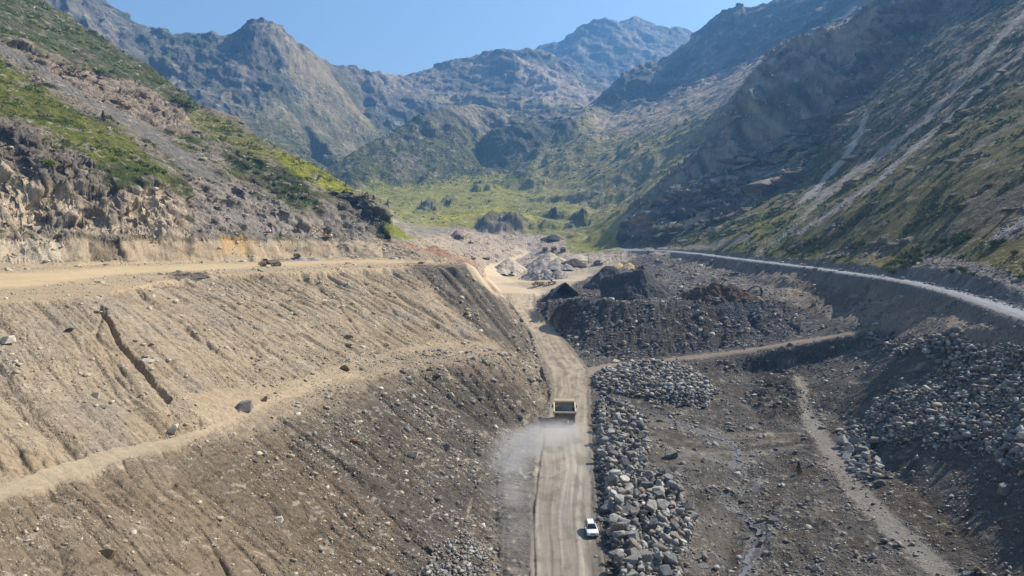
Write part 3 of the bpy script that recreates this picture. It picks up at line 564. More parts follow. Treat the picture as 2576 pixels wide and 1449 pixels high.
def terrain_mat(size):
    m, t, N, L = new_mat('earth_and_rock')
    b = N['Principled BSDF']; b.inputs['Roughness'].default_value = .95; b.inputs['Specular IOR Level'].default_value = .15
    a = N.new('ShaderNodeAttribute'); a.attribute_name = 'col'
    par = N.new('ShaderNodeAttribute'); par.attribute_name = 'par'      # x stoniness, y grass, z coarseness (metres)
    sep = N.new('ShaderNodeSeparateXYZ'); L.new(par.outputs['Vector'], sep.inputs[0])
    geo = N.new('ShaderNodeNewGeometry')
    # stones: cells at two sizes in world space
    dv = N.new('ShaderNodeVectorMath'); dv.operation = 'SCALE'; dv.inputs['Scale'].default_value = 1/size
    L.new(geo.outputs['Position'], dv.inputs[0])
    def mth(op, x, y=None, z=None, clamp=False):
        n = N.new('ShaderNodeMath'); n.operation = op; n.use_clamp = clamp
        for i, q in enumerate((x, y, z)):
            if q is None: continue
            if isinstance(q, (int, float)): n.inputs[i].default_value = q
            else: L.new(q, n.inputs[i])
        return n.outputs[0]
    vals = []
    for sc in (1.0, 2.3):
        v = N.new('ShaderNodeTexVoronoi'); v.inputs['Scale'].default_value = sc
        L.new(dv.outputs[0], v.inputs['Vector'])
        s = N.new('ShaderNodeSeparateColor'); L.new(v.outputs['Color'], s.inputs[0])
        isst = mth('GREATER_THAN', s.outputs[0], .55)
        body = mth('SUBTRACT', .42, v.outputs['Distance'], clamp=True)
        body = mth('MULTIPLY', mth('MULTIPLY', body, 3.0, clamp=True), isst)
        tone = mth('MULTIPLY', body, mth('SUBTRACT', s.outputs[1], .35))
        vals.append((body, tone))
    n1 = N.new('ShaderNodeTexNoise'); n1.inputs['Scale'].default_value = .8; n1.inputs['Detail'].default_value = 6; n1.inputs['Roughness'].default_value = .7
    L.new(dv.outputs[0], n1.inputs['Vector'])
    n2 = N.new('ShaderNodeTexNoise'); n2.inputs['Scale'].default_value = 2.6; n2.inputs['Detail'].default_value = 3; n2.inputs['Roughness'].default_value = .75
    L.new(dv.outputs[0], n2.inputs['Vector'])
    tsum = mth('ADD', vals[0][1], vals[1][1])
    tsum = mth('MULTIPLY', tsum, sep.outputs[0])
    tsum = mth('MULTIPLY_ADD', tsum, 1.0, 1.0)
    nz = mth('MULTIPLY_ADD', mth('SUBTRACT', n1.outputs['Fac'], .5), mth('MULTIPLY_ADD', sep.outputs[0], 1.0, .35), 1.0)
    nz2 = mth('MULTIPLY_ADD', mth('SUBTRACT', n2.outputs['Fac'], .5), mth('MULTIPLY_ADD', sep.outputs[1], 1.3, .25), 1.0)
    f = mth('MULTIPLY', mth('MULTIPLY', tsum, nz), nz2)
    vm = N.new('ShaderNodeVectorMath'); vm.operation = 'SCALE'; L.new(a.outputs['Color'], vm.inputs[0]); L.new(f, vm.inputs['Scale'])
    L.new(vm.outputs[0], b.inputs['Base Color'])
    h = mth('ADD', mth('MULTIPLY', vals[0][0], .35), mth('MULTIPLY', vals[1][0], .18))
    h = mth('MULTIPLY', h, sep.outputs[0])
    h = mth('ADD', h, mth('MULTIPLY', n1.outputs['Fac'], mth('MULTIPLY_ADD', sep.outputs[0], .9, .04)))
    h = mth('ADD', h, mth('MULTIPLY', n2.outputs['Fac'], mth('MULTIPLY', sep.outputs[1], .5)))
    h = mth('MULTIPLY', h, size)
    bp = N.new('ShaderNodeBump'); bp.inputs['Strength'].default_value = .9; bp.inputs['Distance'].default_value = 1.0
    L.new(h, bp.inputs['Height']); L.new(bp.outputs[0], b.inputs['Normal'])
    return m
GRAIN = {0: 3.2, 1: .75, 2: .75, 3: 1.2, 4: 2.2, 5: 2.0, 6: 6.0, 7: 13.0, 8: 1.0, 9: .7}
PAR = np.stack([ST, GR_, ST*0], -1).astype(np.float32)
zq = np.maximum.reduce([ZN[:-1, :-1], ZN[1:, 1:], ZN[:-1, 1:], ZN[1:, :-1]])
SET = {0: ('quarry_floor', 'pale rubble-strewn quarry floor beyond the bench nose'),
       1: ('embankment', 'beige earth embankment with gullies left of the haul road'),
       2: ('ground', 'dark broken ground right of the haul road'),
       3: ('spoil_mound', 'dark flat-topped mound of spoil right of the haul road'),
       4: ('hillside', 'rocky green hillside rising left of the quarry'),
       5: ('grass_slope', 'steep grassy slope with scree chutes on the right'),
       6: ('valley_meadow', 'green hummocky valley floor behind the quarry'),
       7: ('mountains', 'hazy blue mountains closing the valley'),
       8: ('gravel_road', 'narrow pale gravel road along the foot of the grassy slope'),
       9: ('haul_road', 'wide dusty haul road running through the quarry')}
for z, (nm, lb) in SET.items():
    msk = zq == z
    if not msk.any(): continue
    me, used = grid_mesh(nm, MX, MY, TZ, msk)
    at = me.attributes.new('col', 'FLOAT_COLOR', 'POINT')
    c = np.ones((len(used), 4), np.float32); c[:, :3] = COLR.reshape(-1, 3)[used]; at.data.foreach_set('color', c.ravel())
    at = me.attributes.new('par', 'FLOAT_VECTOR', 'POINT'); at.data.foreach_set('vector', PAR.reshape(-1, 3)[used].ravel())
    me.materials.append(terrain_mat(GRAIN[z]))
    me.polygons.foreach_set('use_smooth', np.ones(len(me.polygons), bool))
    o = bpy.data.objects.new(nm, me); COL.objects.link(o); o['kind'] = 'structure'; o['label'] = lb; o['category'] = nm.replace('_', ' ')
del c
# ------------------------------------------------------------------ haze
def haze_box():
    bm = bmesh.new(); bmesh.ops.create_cube(bm, size=1)
    me = bpy.data.meshes.new('haze'); bm.to_mesh(me); bm.free()
    o = bpy.data.objects.new('haze', me); COL.objects.link(o)
    z0, z1 = float(TZ.min()) - 1.5, max(float(TZ.max()) + 5, 60)
    o.location = (0, 2600, (z0 + z1)/2); o.scale = (10400, 5700, z1 - z0)
    m, t, N, L = new_mat('haze_air'); N.remove(N['Principled BSDF'])
    v = N.new('ShaderNodeVolumePrincipled'); v.inputs['Density'].default_value = 0.00013
    v.inputs['Color'].default_value = (.20, .50, 1, 1); v.inputs['Anisotropy'].default_value = .35
    L.new(v.outputs[0], N['Material Output'].inputs['Volume'])
    me.materials.append(m); o['kind'] = 'stuff'; o['label'] = 'thin blue haze filling the valley'; o['category'] = 'haze'
haze_box()
# ------------------------------------------------------------------ stones and boulders
rng = np.random.default_rng(7); random.seed(7)
V0 = math.log(GY0); DV = (math.log(GY1) - V0)/(NR - 1); DU = 2*GU/(NU - 1)
def ground(x, y):
    x = np.asarray(x, float); y = np.asarray(y, float)
    i = np.clip((x/y + GU)/DU, 0, NU - 1.001); j = np.clip((np.log(y) - V0)/DV, 0, NR - 1.001)
    i0 = i.astype(int); j0 = j.astype(int); a = i - i0; b = j - j0
    return (TZ[j0, i0]*(1-a) + TZ[j0, i0+1]*a)*(1-b) + (TZ[j0+1, i0]*(1-a) + TZ[j0+1, i0+1]*a)*b
def gz(x, y): return float(ground(x, y))
def on_ground(px, py, Y0=None, Y1=None):            # first terrain point met along a sighting
    a, b, c = ray(px, py)
    ys = np.exp(np.linspace(math.log(Y0 or 55), math.log(Y1 or 4000), 6000))
    t = ys/b; zz = CAMZ + c*t; g = ground(a*t, ys); k = np.argmax(g >= zz)
    return float(a*t[k]), float(ys[k]), float(g[k])
def tag(o, label=None, cat=None, group=None, kind=None):
    if label: o['label'] = label
    if cat: o['category'] = cat
    if group: o['group'] = group
    if kind: o['kind'] = kind
    return o
def rock_hull(seed, n=14, sub=False):
    r = np.random.default_rng(seed); bm = bmesh.new()
    p = r.normal(size=(n, 3)); p /= np.linalg.norm(p, axis=1)[:, None]
    p = np.sign(p)*np.abs(p)**.76; p *= [1, r.uniform(.65, .95), r.uniform(.5, .8)]
    for q in p: bm.verts.new(q)
    g = bmesh.ops.convex_hull(bm, input=bm.verts[:])
    bmesh.ops.delete(bm, geom=[v for v in bm.verts if not v.link_faces], context='VERTS')
    if sub:
        bmesh.ops.dissolve_limit(bm, angle_limit=R(16), verts=bm.verts[:], edges=bm.edges[:])
        bmesh.ops.bevel(bm, geom=bm.edges[:], offset=.045, segments=1, affect='EDGES', profile=.5)
        bmesh.ops.triangulate(bm, faces=bm.faces[:])
        bmesh.ops.subdivide_edges(bm, edges=bm.edges[:], cuts=1)
        for v in bm.verts:
            k = gnoise(v.co.x*2 + seed, v.co.y*2 + v.co.z*1.3, seed); v.co *= 1 + .07*float(k)
    else: bmesh.ops.triangulate(bm, faces=bm.faces[:])
    return bm
HV = []
for s in range(10):
    bm = rock_hull(100 + s, 11); bm.verts.ensure_lookup_table(); bm.verts.index_update()
    HV.append((np.array([v.co[:] for v in bm.verts]), np.array([[v.index for v in f.verts] for f in bm.faces]))); bm.free()
def stone_mat(name, cols, attr=True):
    m, t, N, L = new_mat(name); b = N['Principled BSDF']; b.inputs['Roughness'].default_value = .9; b.inputs['Specular IOR Level'].default_value = .2
    g = N.new('ShaderNodeNewGeometry'); r = N.new('ShaderNodeValToRGB'); r.color_ramp.interpolation = 'LINEAR'
    src = N.new('ShaderNodeObjectInfo').outputs['Random'] if not attr else g.outputs['Random Per Island']
    L.new(src, r.inputs[0])
    e = r.color_ramp.elements; k = len(cols)
    e[0].position = 0; e[0].color = (*(lin(cols[0])*.85), 1); e[1].position = 1; e[1].color = (*(lin(cols[-1])*.85), 1)
    for i in range(1, k - 1):
        q = e.new(i/(k - 1)); q.color = (*(lin(cols[i])*.85), 1)
    n = N.new('ShaderNodeTexNoise'); n.inputs['Scale'].default_value = 1.3; n.inputs['Detail'].default_value = 8; n.inputs['Roughness'].default_value = .72
    L.new(g.outputs['Position'], n.inputs['Vector'])
    mx = N.new('ShaderNodeMix'); mx.data_type = 'RGBA'; mx.blend_type = 'MULTIPLY'; mx.inputs[0].default_value = 1
    rr = N.new('ShaderNodeValToRGB'); rr.color_ramp.elements[0].position = .3; rr.color_ramp.elements[0].color = (.5, .5, .5, 1); rr.color_ramp.elements[1].position = .7; rr.color_ramp.elements[1].color = (1.25, 1.22, 1.18, 1)
    L.new(n.outputs['Fac'], rr.inputs[0]); L.new(r.outputs[0], mx.inputs[6]); L.new(rr.outputs[0], mx.inputs[7]); L.new(mx.outputs[2], b.inputs['Base Color'])
    bp = N.new('ShaderNodeBump'); bp.inputs['Strength'].default_value = .6; bp.inputs['Distance'].default_value = .25; L.new(n.outputs['Fac'], bp.inputs['Height']); L.new(bp.outputs[0], b.inputs['Normal'])
    return m
def scatter(name, x, y, r, mats, label, sink=.25, lift=None, flat=.85):
    n = len(x); z = ground(x, y) + (lift if lift is not None else 0) + r*(.35 - sink)
    VS, FS = [], []; off = 0; kind = rng.integers(0, len(HV), n)
    for k, (v, f) in enumerate(HV):
        ids = np.nonzero(kind == k)[0]
        if not len(ids): continue
        a = rng.uniform(0, 6.283, len(ids)); tl = rng.normal(0, .35, len(ids)); sc = r[ids, None]*rng.uniform(.75, 1.3, (len(ids), 3))
        p = v[None]*sc[:, None]; p[..., 2] *= flat
        ct, st_ = np.cos(tl)[:, None], np.sin(tl)[:, None]
        yy = p[..., 1]*ct - p[..., 2]*st_; zz = p[..., 1]*st_ + p[..., 2]*ct
        ca, sa = np.cos(a)[:, None], np.sin(a)[:, None]
        xx = p[..., 0]*ca - yy*sa; y2 = p[..., 0]*sa + yy*ca
        q = np.stack([xx + x[ids, None], y2 + y[ids, None], zz + z[ids, None]], -1)
        VS.append(q.reshape(-1, 3)); nv = len(v)
        FS.append((f[None] + (np.arange(len(ids))*nv)[:, None, None] + off).reshape(-1, 3)); off += nv*len(ids)
    V = np.concatenate(VS).astype(np.float32); Fc = np.concatenate(FS).astype(np.int32)
    me = bpy.data.meshes.new(name); me.vertices.add(len(V)); me.vertices.foreach_set('co', V.ravel())
    me.loops.add(Fc.size); me.loops.foreach_set('vertex_index', Fc.ravel()); me.polygons.add(len(Fc)); me.polygons.foreach_set('loop_start', (np.arange(len(Fc))*3).astype(np.int32))
    me.update(calc_edges=True); me.materials.append(mats)
    o = bpy.data.objects.new(name, me); COL.objects.link(o); tag(o, label, name.replace('_', ' '), kind='stuff')
    return o
def sample(mask, n, jit=1.0):
    p = mask.ravel().astype(np.float64); p /= p.sum(); c = np.cumsum(p)
    k = np.searchsorted(c, rng.random(n)); k = np.clip(k, 0, p.size - 1); j, i = np.divmod(k, NU)
    uu = -GU + (i + rng.uniform(-.5, .5, n)*jit)*DU; vv = V0 + (j + rng.uniform(-.5, .5, n)*jit)*DV
    yy = np.exp(vv); return uu*yy, yy
M_left = stone_mat('left_rubble', [(168, 150, 124), (206, 190, 164), (184, 168, 142), (228, 218, 198), (170, 154, 130)])
M_grey = stone_mat('grey_rubble', [(110, 106, 102), (160, 156, 150), (130, 126, 120), (190, 186, 178), (132, 120, 104)])
M_dark = stone_mat('dark_rubble', [(96, 90, 84), (150, 145, 138), (112, 106, 98), (196, 190, 182), (128, 120, 112)])
M_far = stone_mat('far_rubble', [(150, 134, 118), (200, 186, 168), (170, 154, 136), (224, 214, 198)])
inf = (np.abs(PX - 1288) < 1500) & (PYY < 1560)
clump = np.clip(.25 + .9*fbm(TX/12, TY/12, 801, 4), .04, 1.2)
def radii(y, n, k0, a=2.6, top=9):
    u_ = rng.random(n); return y*k0*np.minimum((1 - u_)**(-1/a), top)
ml = (ld > .5) & inf & (ST > .25)
gl_ = np.clip((PX - 400)/900, 0, 1)
x, y = sample(ml*ST*clump, 30000); scatter('slope_rubble', x, y, radii(y, len(x), .0006), M_left, 'loose pale stones littering the beige embankment')
dk = ml & (PX > 620) & (PYY > 880)
x, y = sample(dk*(clump + .2)*np.clip((PX - 600)/500, 0, 1), 14000); scatter('dark_rubble', x, y, radii(y, len(x), .0007), M_grey, 'grey stones covering the dark lower embankment beside the haul road')
mr = (rd > .5) & inf & (ST > .25) & (hr < .3)
x, y = sample(mr*ST*(clump + .15)*(1 + 1.2*(mound > .5)), 70000); scatter('basin_rubble', x, y, radii(y, len(x), .0006), M_dark, 'dark stones strewn over the broken ground right of the haul road')
mq = (q_ > .5) & (ST > .5)
x, y = sample(mq*clump, 12000); scatter('quarry_rubble', x, y, radii(y, len(x), .00045, 3.2, 4), M_far, 'pale rubble on the quarry floor beyond the bench')
mc = ((lm > .5) | (rh > .5)) & inf & (AM > .5) 
x, y = sample(mc*clump*AM, 9000); scatter('hillside_rubble', x, y, radii(y, len(x), .0008, 3, 6), M_far, 'loose rocks on the hillsides')
x, y = sample((rh > .5)*(PYY > 560)*(GR_ < .5)*(TY < 500)*1.0, 4000); scatter('roadside_rubble', x, y, radii(y, len(x), .001, 3, 5), stone_mat('scree_rubble', [(120, 114, 110), (160, 156, 152), (138, 128, 122)]), 'pale scree stones above the gravel road')
# heaped boulders
def heap(mask, rmin, rmax, tries, layers=2, cap=10**6, a=2.0):
    pts = []; cellh = {}
    xs, ys = sample(mask, tries); u_ = rng.random(tries); rs = np.minimum(rmin*(1 - u_)**(-1/a), rmax)
    order = np.argsort(-rs[:tries//3]); seq = list(order) + list(range(tries//3, tries))
    for k in seq:
        x_, y_, r_ = xs[k], ys[k], rs[k]; ci, cj = int(x_//3), int(y_//3); n_over = 0; ok = True; top = 0
        for di in (-1, 0, 1):
            for dj in (-1, 0, 1):
                for (a_, b_, c_, l_) in cellh.get((ci+di, cj+dj), ()):
                    d = math.hypot(x_-a_, y_-b_)
                    if d < (r_ + c_)*.62:
                        if l_ >= layers - 1: ok = False
                        elif d < (r_+c_)*.35: top = max(top, c_*.9 + l_*.8)
                        else: ok = False
                if not ok: break
            if not ok: break
        if not ok: continue
        l = 1 if top > 0 else 0
        cellh.setdefault((ci, cj), []).append((x_, y_, r_, l)); pts.append((x_, y_, r_, top))
        if len(pts) >= cap: break
    return pts
mA = pileA*(PX > 1495); mB = pileB; mC = pileC*(clump + .1)
mB = mB*sstep(-.25, .12, fbm(TX/4.5, TY/4.5, 811, 3)); HA = heap(mA, .42, 1.2, 18000, a=2.4); HB = heap(mB, .33, 1.3, 24000, a=2.1); mC = mC*sstep(-.3, .1, fbm(TX/6, TY/6, 813, 3)); HC = heap(mC*np.clip((PX-2100)/250, .2, 1), .26, .95, 30000, a=2.4)
HD = heap(region([(2150,1060),(2110,1095),(2120,1160),(2170,1200),(2215,1210),(2200,1150),(2180,1100)], 8, 4, 60, 260)*clump, .6, 1.3, 500) + heap(region([(1255,1449),(1050,1449),(1080,1380),(1150,1340),(1235,1370)], 10, 8, 60, 200)*clump*clump, .2, .5, 350)
HE = heap(region([(2330,900),(2300,870),(2400,830),(2450,880),(2420,910),(2250,890),(2190,850)], 14, 10, 60, 300)*clump, .5, 1.1, 900)
HF = heap(bas*clump*(bas > .5)*(1 - pileA)*(1 - pileB)*sstep(-.1, .3, fbm(TX/8, TY/8, 815, 3)), .22, .75, 900, layers=1, a=2.6) + heap(sstep(.0, .4, blur(pileB.copy() + pileA + pileC, 40))*(rt > 1.4)*(PX > 1500), .22, .8, 700, layers=1, a=2.4)
BM_GREY = stone_mat('boulder_stone', [(104, 106, 108), (170, 170, 168), (128, 126, 122), (202, 200, 192), (150, 136, 118), (120, 126, 132)], False)
BM_STUFF = stone_mat('boulder_stone_mass', [(104, 106, 108), (170, 170, 168), (128, 126, 122), (202, 200, 192), (150, 136, 118), (120, 126, 132)])
BMESH = []
for s in range(14):
    bm = rock_hull(500 + s, 13, True); me = bpy.data.meshes.new('boulder'); bm.to_mesh(me); bm.free(); me.materials.append(BM_GREY); BMESH.append(me)
def boulder(x, y, r, lift=0, label='', group=None, mat=None, s=(1, 1, 1), me=None, rot=None, sink=.12):
    o = bpy.data.objects.new('boulder', me or BMESH[random.randrange(len(BMESH))]); COL.objects.link(o)
    o.location = (x, y, gz(x, y) + lift + r*(.55*s[2] - sink*2)); o.scale = (r*s[0], r*s[1], r*s[2])
    o.rotation_euler = rot or (random.gauss(0, .3), random.gauss(0, .3), random.uniform(0, 6.28))
    if mat:
        o.data = o.data.copy(); o.data.materials[0] = mat
    return tag(o, label, 'boulder', group)
allb = [(p, 'A') for p in HA] + [(p, 'B') for p in HB] + [(p, 'C') for p in HC] + [(p, 'D') for p in HD] + [(p, 'E') for p in HE] + [(p, 'F') for p in HF]
def vis(p):
    px, py = proj(p[0], p[1], gz(p[0], p[1])); return -20 < px < 2596 and py < 1465
allb = [b for b in allb if vis(b[0])]
allb.sort(key=lambda b: -b[0][2]/b[0][1])
BL = {'A': ('grey angular boulder in the broad heap just below the branch track', 'boulders heaped below the branch track'),
      'B': ('grey angular boulder in the long heap lining the right edge of the haul road', 'boulders lining the haul road'),
      'C': ('grey angular boulder in the boulder spill on the right-hand slope', 'boulders spilled on the right-hand slope'),
      'D': ('grey boulder in a small cluster at the foot of a slope', 'small boulder clusters'),
      'E': ('pale boulder scattered high on the slope under the gravel road', 'boulders under the gravel road')}
BL['F'] = ('scattered grey boulder on the muddy ground around the heaps', 'boulders scattered around the heaps')
NIND = 262
for (x_, y_, r_, l_), g in allb[:NIND]:
    boulder(x_, y_, r_, l_, *BL[g])
rest = allb[NIND:]; xs = np.array([b[0][0] for b in rest]); ys = np.array([b[0][1] for b in rest]); rs = np.array([b[0][2] for b in rest]); ls = np.array([b[0][3] for b in rest])
scatter('boulder_mass', xs, ys, rs, BM_STUFF, 'mass of smaller grey boulders filling the heaps right of the haul road', sink=.0, lift=ls)
print('boulders', len(allb), len(rest))
# small fill between the heaped boulders
x, y = sample((pileA + pileB + .7*pileC)*1.0, 9000); scatter('boulder_fill', x, y, radii(y, len(x), .0018, 3, 4), M_grey, 'small broken stones between the heaped boulders')
# single boulders one can point at (px, py, half size in survey px, colour, label)
BW = stone_mat('pale_boulder', [(206, 194, 172), (214, 204, 186)], False); BB = stone_mat('brown_boulder', [(150, 128, 96), (160, 138, 106)], False)
BG = stone_mat('grey_boulder', [(126, 122, 116), (138, 134, 128)], False); BP = stone_mat('pink_boulder', [(196, 152, 118), (200, 158, 124)], False)
ONE = [(272,1392,22,BB,'large brown boulder lodged in the lower left slope'),
 (702,1308,14,BW,'pale rounded boulder halfway up the lower embankment'),
 (373,905,13,BW,'pale boulder beside the deep washed-out gully'),
 (244,993,14,BW,'long white boulder standing out on the upper left slope'),
 (438,1078,17,BW,'white boulder at the foot of the slope above the ramp'),
 (618,1022,25,BG,'long dark slab at the inner edge of the ramp shoulder'),
 (668,1003,12,BB,'brown boulder just above the long dark slab'),
 (868,925,12,BB,'brown boulder at the foot of the upper slope near the apron'),
 (1159,886,8,BW,'pale boulder sitting alone on the flat apron'),
 (892,1108,10,BP,'orange boulder on the dark lower embankment'),
 (1122,1124,13,BG,'light grey boulder high on the dark embankment face'),
 (1042,1142,14,BW,'pale slab on the dark embankment face'),
 (175,828,11,BG,'grey boulder high on the upper left slope'),
 (258,1022,10,BG,'grey boulder just below the long white one'),
 (20,855,20,BW,'white boulder at the left edge below the bench'),
 (1473,890,12,BW,'pale boulder beside the haul road at the foot of the spoil mound'),
 (1502,892,11,BG,'upright grey boulder beside the haul road junction'),
 (1549,908,10,BW,'white flat boulder at the edge of the branch track'),
 (1310,806,7,BG,'grey boulder in the short row left of the haul road'),
 (1312,820,7,BW,'pale boulder in the short row left of the haul road'),
 (1310,842,8,BG,'lowest boulder of the short row left of the haul road'),
 (1574,1289,32,BG,'largest grey boulder beside the haul road, ahead of the white car'),
 (1530,1278,21,BG,'flat grey boulder touching the largest one beside the haul road'),
 (1561,1350,26,BG,'big pale green-grey boulder level with the white car'),
 (1686,1144,20,BG,'dark boulder alone between the heap and the muddy ground'),
 (2532,1165,22,BG,'blue-grey boulder high on the right slope'),
 (2530,1230,22,BG,'blue-grey boulder lower on the right slope'),
 (2572,1190,12,BP,'orange boulder at the right edge'),
 (2205,1110,20,BG,'grey boulder at the foot of the right slope beside the track'),
 (2212,1215,14,BG,'pale boulder beside the lower track'),
 (1945,1306,14,BG,'lone grey boulder right of the stream'),
 (1880,1350,10,BG,'small grey boulder left of the stream')]
for px, py, h, mt, lb in ONE:
    x_, y_, z_ = on_ground(px, py + h*.45); r = h*y_/F*1.05
    boulder(x_, y_, r, 0, lb, mat=mt, s=(1.15, .95, .95), rot=(.1, -.15, random.uniform(-.4, .4)), sink=.08)
# ------------------------------------------------------------------ builders
class MB:
    def __init__(s): s.bm = bmesh.new()
    def box(s, c, d, tx=1.0, ty=1.0, rot=None, sx=0.0, sy=0.0):    # centre, size, top taper, rotation, top shift
        vs = []
        for z in (-.5, .5):
            for x, y in ((-.5, -.5), (.5, -.5), (.5, .5), (-.5, .5)):
                kx, ky = (tx, ty) if z > 0 else (1, 1)
                p = Vector((x*d[0]*kx + (sx if z > 0 else 0), y*d[1]*ky + (sy if z > 0 else 0), z*d[2]))
                if rot: p = rot @ p
                vs.append(s.bm.verts.new(p + Vector(c)))
        for f in ((3, 2, 1, 0), (4, 5, 6, 7), (0, 1, 5, 4), (1, 2, 6, 5), (2, 3, 7, 6), (3, 0, 4, 7)): s.bm.faces.new([vs[i] for i in f])
        return s
    def prism(s, prof, x0, x1, axis='x'):                            # profile of (a, z) points extruded along x or y
        n = len(prof); A = []; B = []
        for a, z in prof:
            A.append(s.bm.verts.new((x0, a, z) if axis == 'x' else (a, x0, z))); B.append(s.bm.verts.new((x1, a, z) if axis == 'x' else (a, x1, z)))
        s.bm.faces.new(A); s.bm.faces.new(B[::-1])
        for i in range(n): j = (i + 1) % n; s.bm.faces.new([A[j], A[i], B[i], B[j]])
        return s
    def lathe(s, prof, c, axis='x', n=20):                           # (along, radius) turned about the axis through c
        rings = []
        for a, r in prof:
            ring = []
            for k in range(n):
                t = 2*math.pi*k/n; u, v = r*math.cos(t), r*math.sin(t)
                p = {'x': (a, u, v), 'y': (u, a, v), 'z': (u, v, a)}[axis]
                ring.append(s.bm.verts.new(Vector(p) + Vector(c)))
            rings.append(ring)
        for r0, r1 in zip(rings[:-1], rings[1:]):
            for k in range(n): s.bm.faces.new([r0[k], r0[(k+1) % n], r1[(k+1) % n], r1[k]])
        s.bm.faces.new(rings[0][::-1]); s.bm.faces.new(rings[-1]); return s
    def bar(s, p, q, w, h=None):
        p, q = Vector(p), Vector(q); d = q - p; r = d.to_track_quat('Z', 'Y').to_matrix()
        return s.box((p + q)/2, (w, h or w, d.length), rot=r)
    def poly(s, pts):
        s.bm.faces.new([s.bm.verts.new(p) for p in pts]); return s
    def build(s, name, mat, parent=None, bevel=0.0, smooth=False):
        bm = s.bm; bmesh.ops.recalc_face_normals(bm, faces=bm.faces[:])
        if bevel:
            es = [e for e in bm.edges if len(e.link_faces) == 2 and e.calc_face_angle(0) > R(35)]
            try: bmesh.ops.bevel(bm, geom=es, offset=bevel, segments=2, affect='EDGES', profile=.5, clamp_overlap=True)
            except Exception: pass
        if smooth:
            for f in bm.faces: f.smooth = True
        me = bpy.data.meshes.new(name); bm.to_mesh(me); bm.free(); me.materials.append(mat)
        o = bpy.data.objects.new(name, me); COL.objects.link(o)
        if parent: o.parent = parent
        return o
def empty(name, loc, rz=0, sc=1.0, label=None, cat=None, group=None):
    o = bpy.data.objects.new(name, None); COL.objects.link(o); o.location = loc; o.rotation_euler = (0, 0, rz); o.scale = (sc,)*3
    o.empty_display_size = .3; return tag(o, label, cat, group)
def paintm(name, col, rough=.5, metal=0.0, dirt=(150, 130, 104), k=.35, scale=1.4):
    m, t, N, L = new_mat(name); b = N['Principled BSDF']; b.inputs['Roughness'].default_value = rough; b.inputs['Metallic'].default_value = metal
    g = N.new('ShaderNodeTexCoord'); n = N.new('ShaderNodeTexNoise'); n.inputs['Scale'].default_value = scale; n.inputs['Detail'].default_value = 6; n.inputs['Roughness'].default_value = .7
    L.new(g.outputs['Object'], n.inputs['Vector'])
    r = N.new('ShaderNodeValToRGB'); r.color_ramp.elements[0].position = .38; r.color_ramp.elements[1].position = .72
    r.color_ramp.elements[0].color = (0, 0, 0, 1); r.color_ramp.elements[1].color = (k*1.6, k*1.6, k*1.6, 1); L.new(n.outputs['Fac'], r.inputs[0])
    mx = N.new('ShaderNodeMix'); mx.data_type = 'RGBA'; mx.inputs[6].default_value = (*lin(col), 1); mx.inputs[7].default_value = (*lin(dirt), 1)
    L.new(r.outputs[0], mx.inputs[0]); L.new(mx.outputs[2], b.inputs['Base Color']); return m
M = {'canopy': paintm('tan_canopy', (178, 156, 124), .6, k=.4), 'white': paintm('white_paint', (226, 228, 230), .25, k=.12), 'glass': paintm('dark_glass', (14, 20, 30), .08, k=.05), 'black': paintm('black_plastic', (26, 26, 28), .5, k=.2),
     'tyre': paintm('dusty_tyre', (84, 76, 66), .9, dirt=(168, 148, 120), k=.8), 'rim': paintm('wheel_rim', (150, 150, 150), .4, .5, k=.2), 'cream': paintm('cream_paint', (204, 190, 162), .55, k=.4),
     'yellow': paintm('ochre_paint', (214, 162, 76), .5, k=.5), 'bedsteel': paintm('worn_bed_steel', (62, 60, 60), .5, .3, k=.4), 'frame': paintm('dark_chassis', (44, 42, 40), .7, k=.5),
     'rear': paintm('rusty_brown_steel', (84, 62, 50), .7, k=.3), 'orange': paintm('orange_paint', (186, 104, 48), .5, k=.35), 'blue': paintm('blue_paint', (52, 92, 124), .5, k=.3), 'track': paintm('crawler_steel', (60, 56, 50), .8, .2, k=.6),
     'lamp': paintm('lamp_lens', (190, 196, 204), .1, k=.05), 'red': paintm('red_lens', (150, 20, 16), .3, k=.1), 'pink': paintm('faded_pink_white_paint', (228, 196, 190), .5, k=.2),
     'wood': paintm('weathered_post', (58, 48, 40), .9, k=.2), 'grey': paintm('grey_steel', (120, 122, 124), .5, .4, k=.3), 'tan': paintm('dusty_tan_paint', (214, 188, 146), .6, k=.5), 'silver': paintm('silver_trim', (180, 182, 186), .25, .8, k=.05), 'plate': paintm('number_plate', (214, 216, 214), .4, k=.05)}
def wheel(parent, x, y, r, w, rim=None, seg=24, name='wheel'):
    s = 1 if x > 0 else -1
    o = MB().lathe([(-w/2, r*.62), (-w/2, r*.93), (-w*.36, r), (w*.36, r), (w/2, r*.93), (w/2, r*.62)], (0, 0, 0), 'x', seg).build('tyre', M['tyre'])
    o.name = name; o.parent = parent; o.location = (x, y, r)
    MB().lathe([(s*w*.30, r*.60), (s*w*.52, r*.60), (s*w*.46, r*.40), (s*w*.56, r*.18), (s*w*.60, 0.02)], (0, 0, 0), 'x', 16).build('rim', rim or M['tan'], o)
    return o
def copy_tree(o, parent=None):
    c = o.copy(); COL.objects.link(c)
    if parent: c.parent = parent
    for ch in [q for q in bpy.data.objects if q.parent == o]: copy_tree(ch, c)
    return c
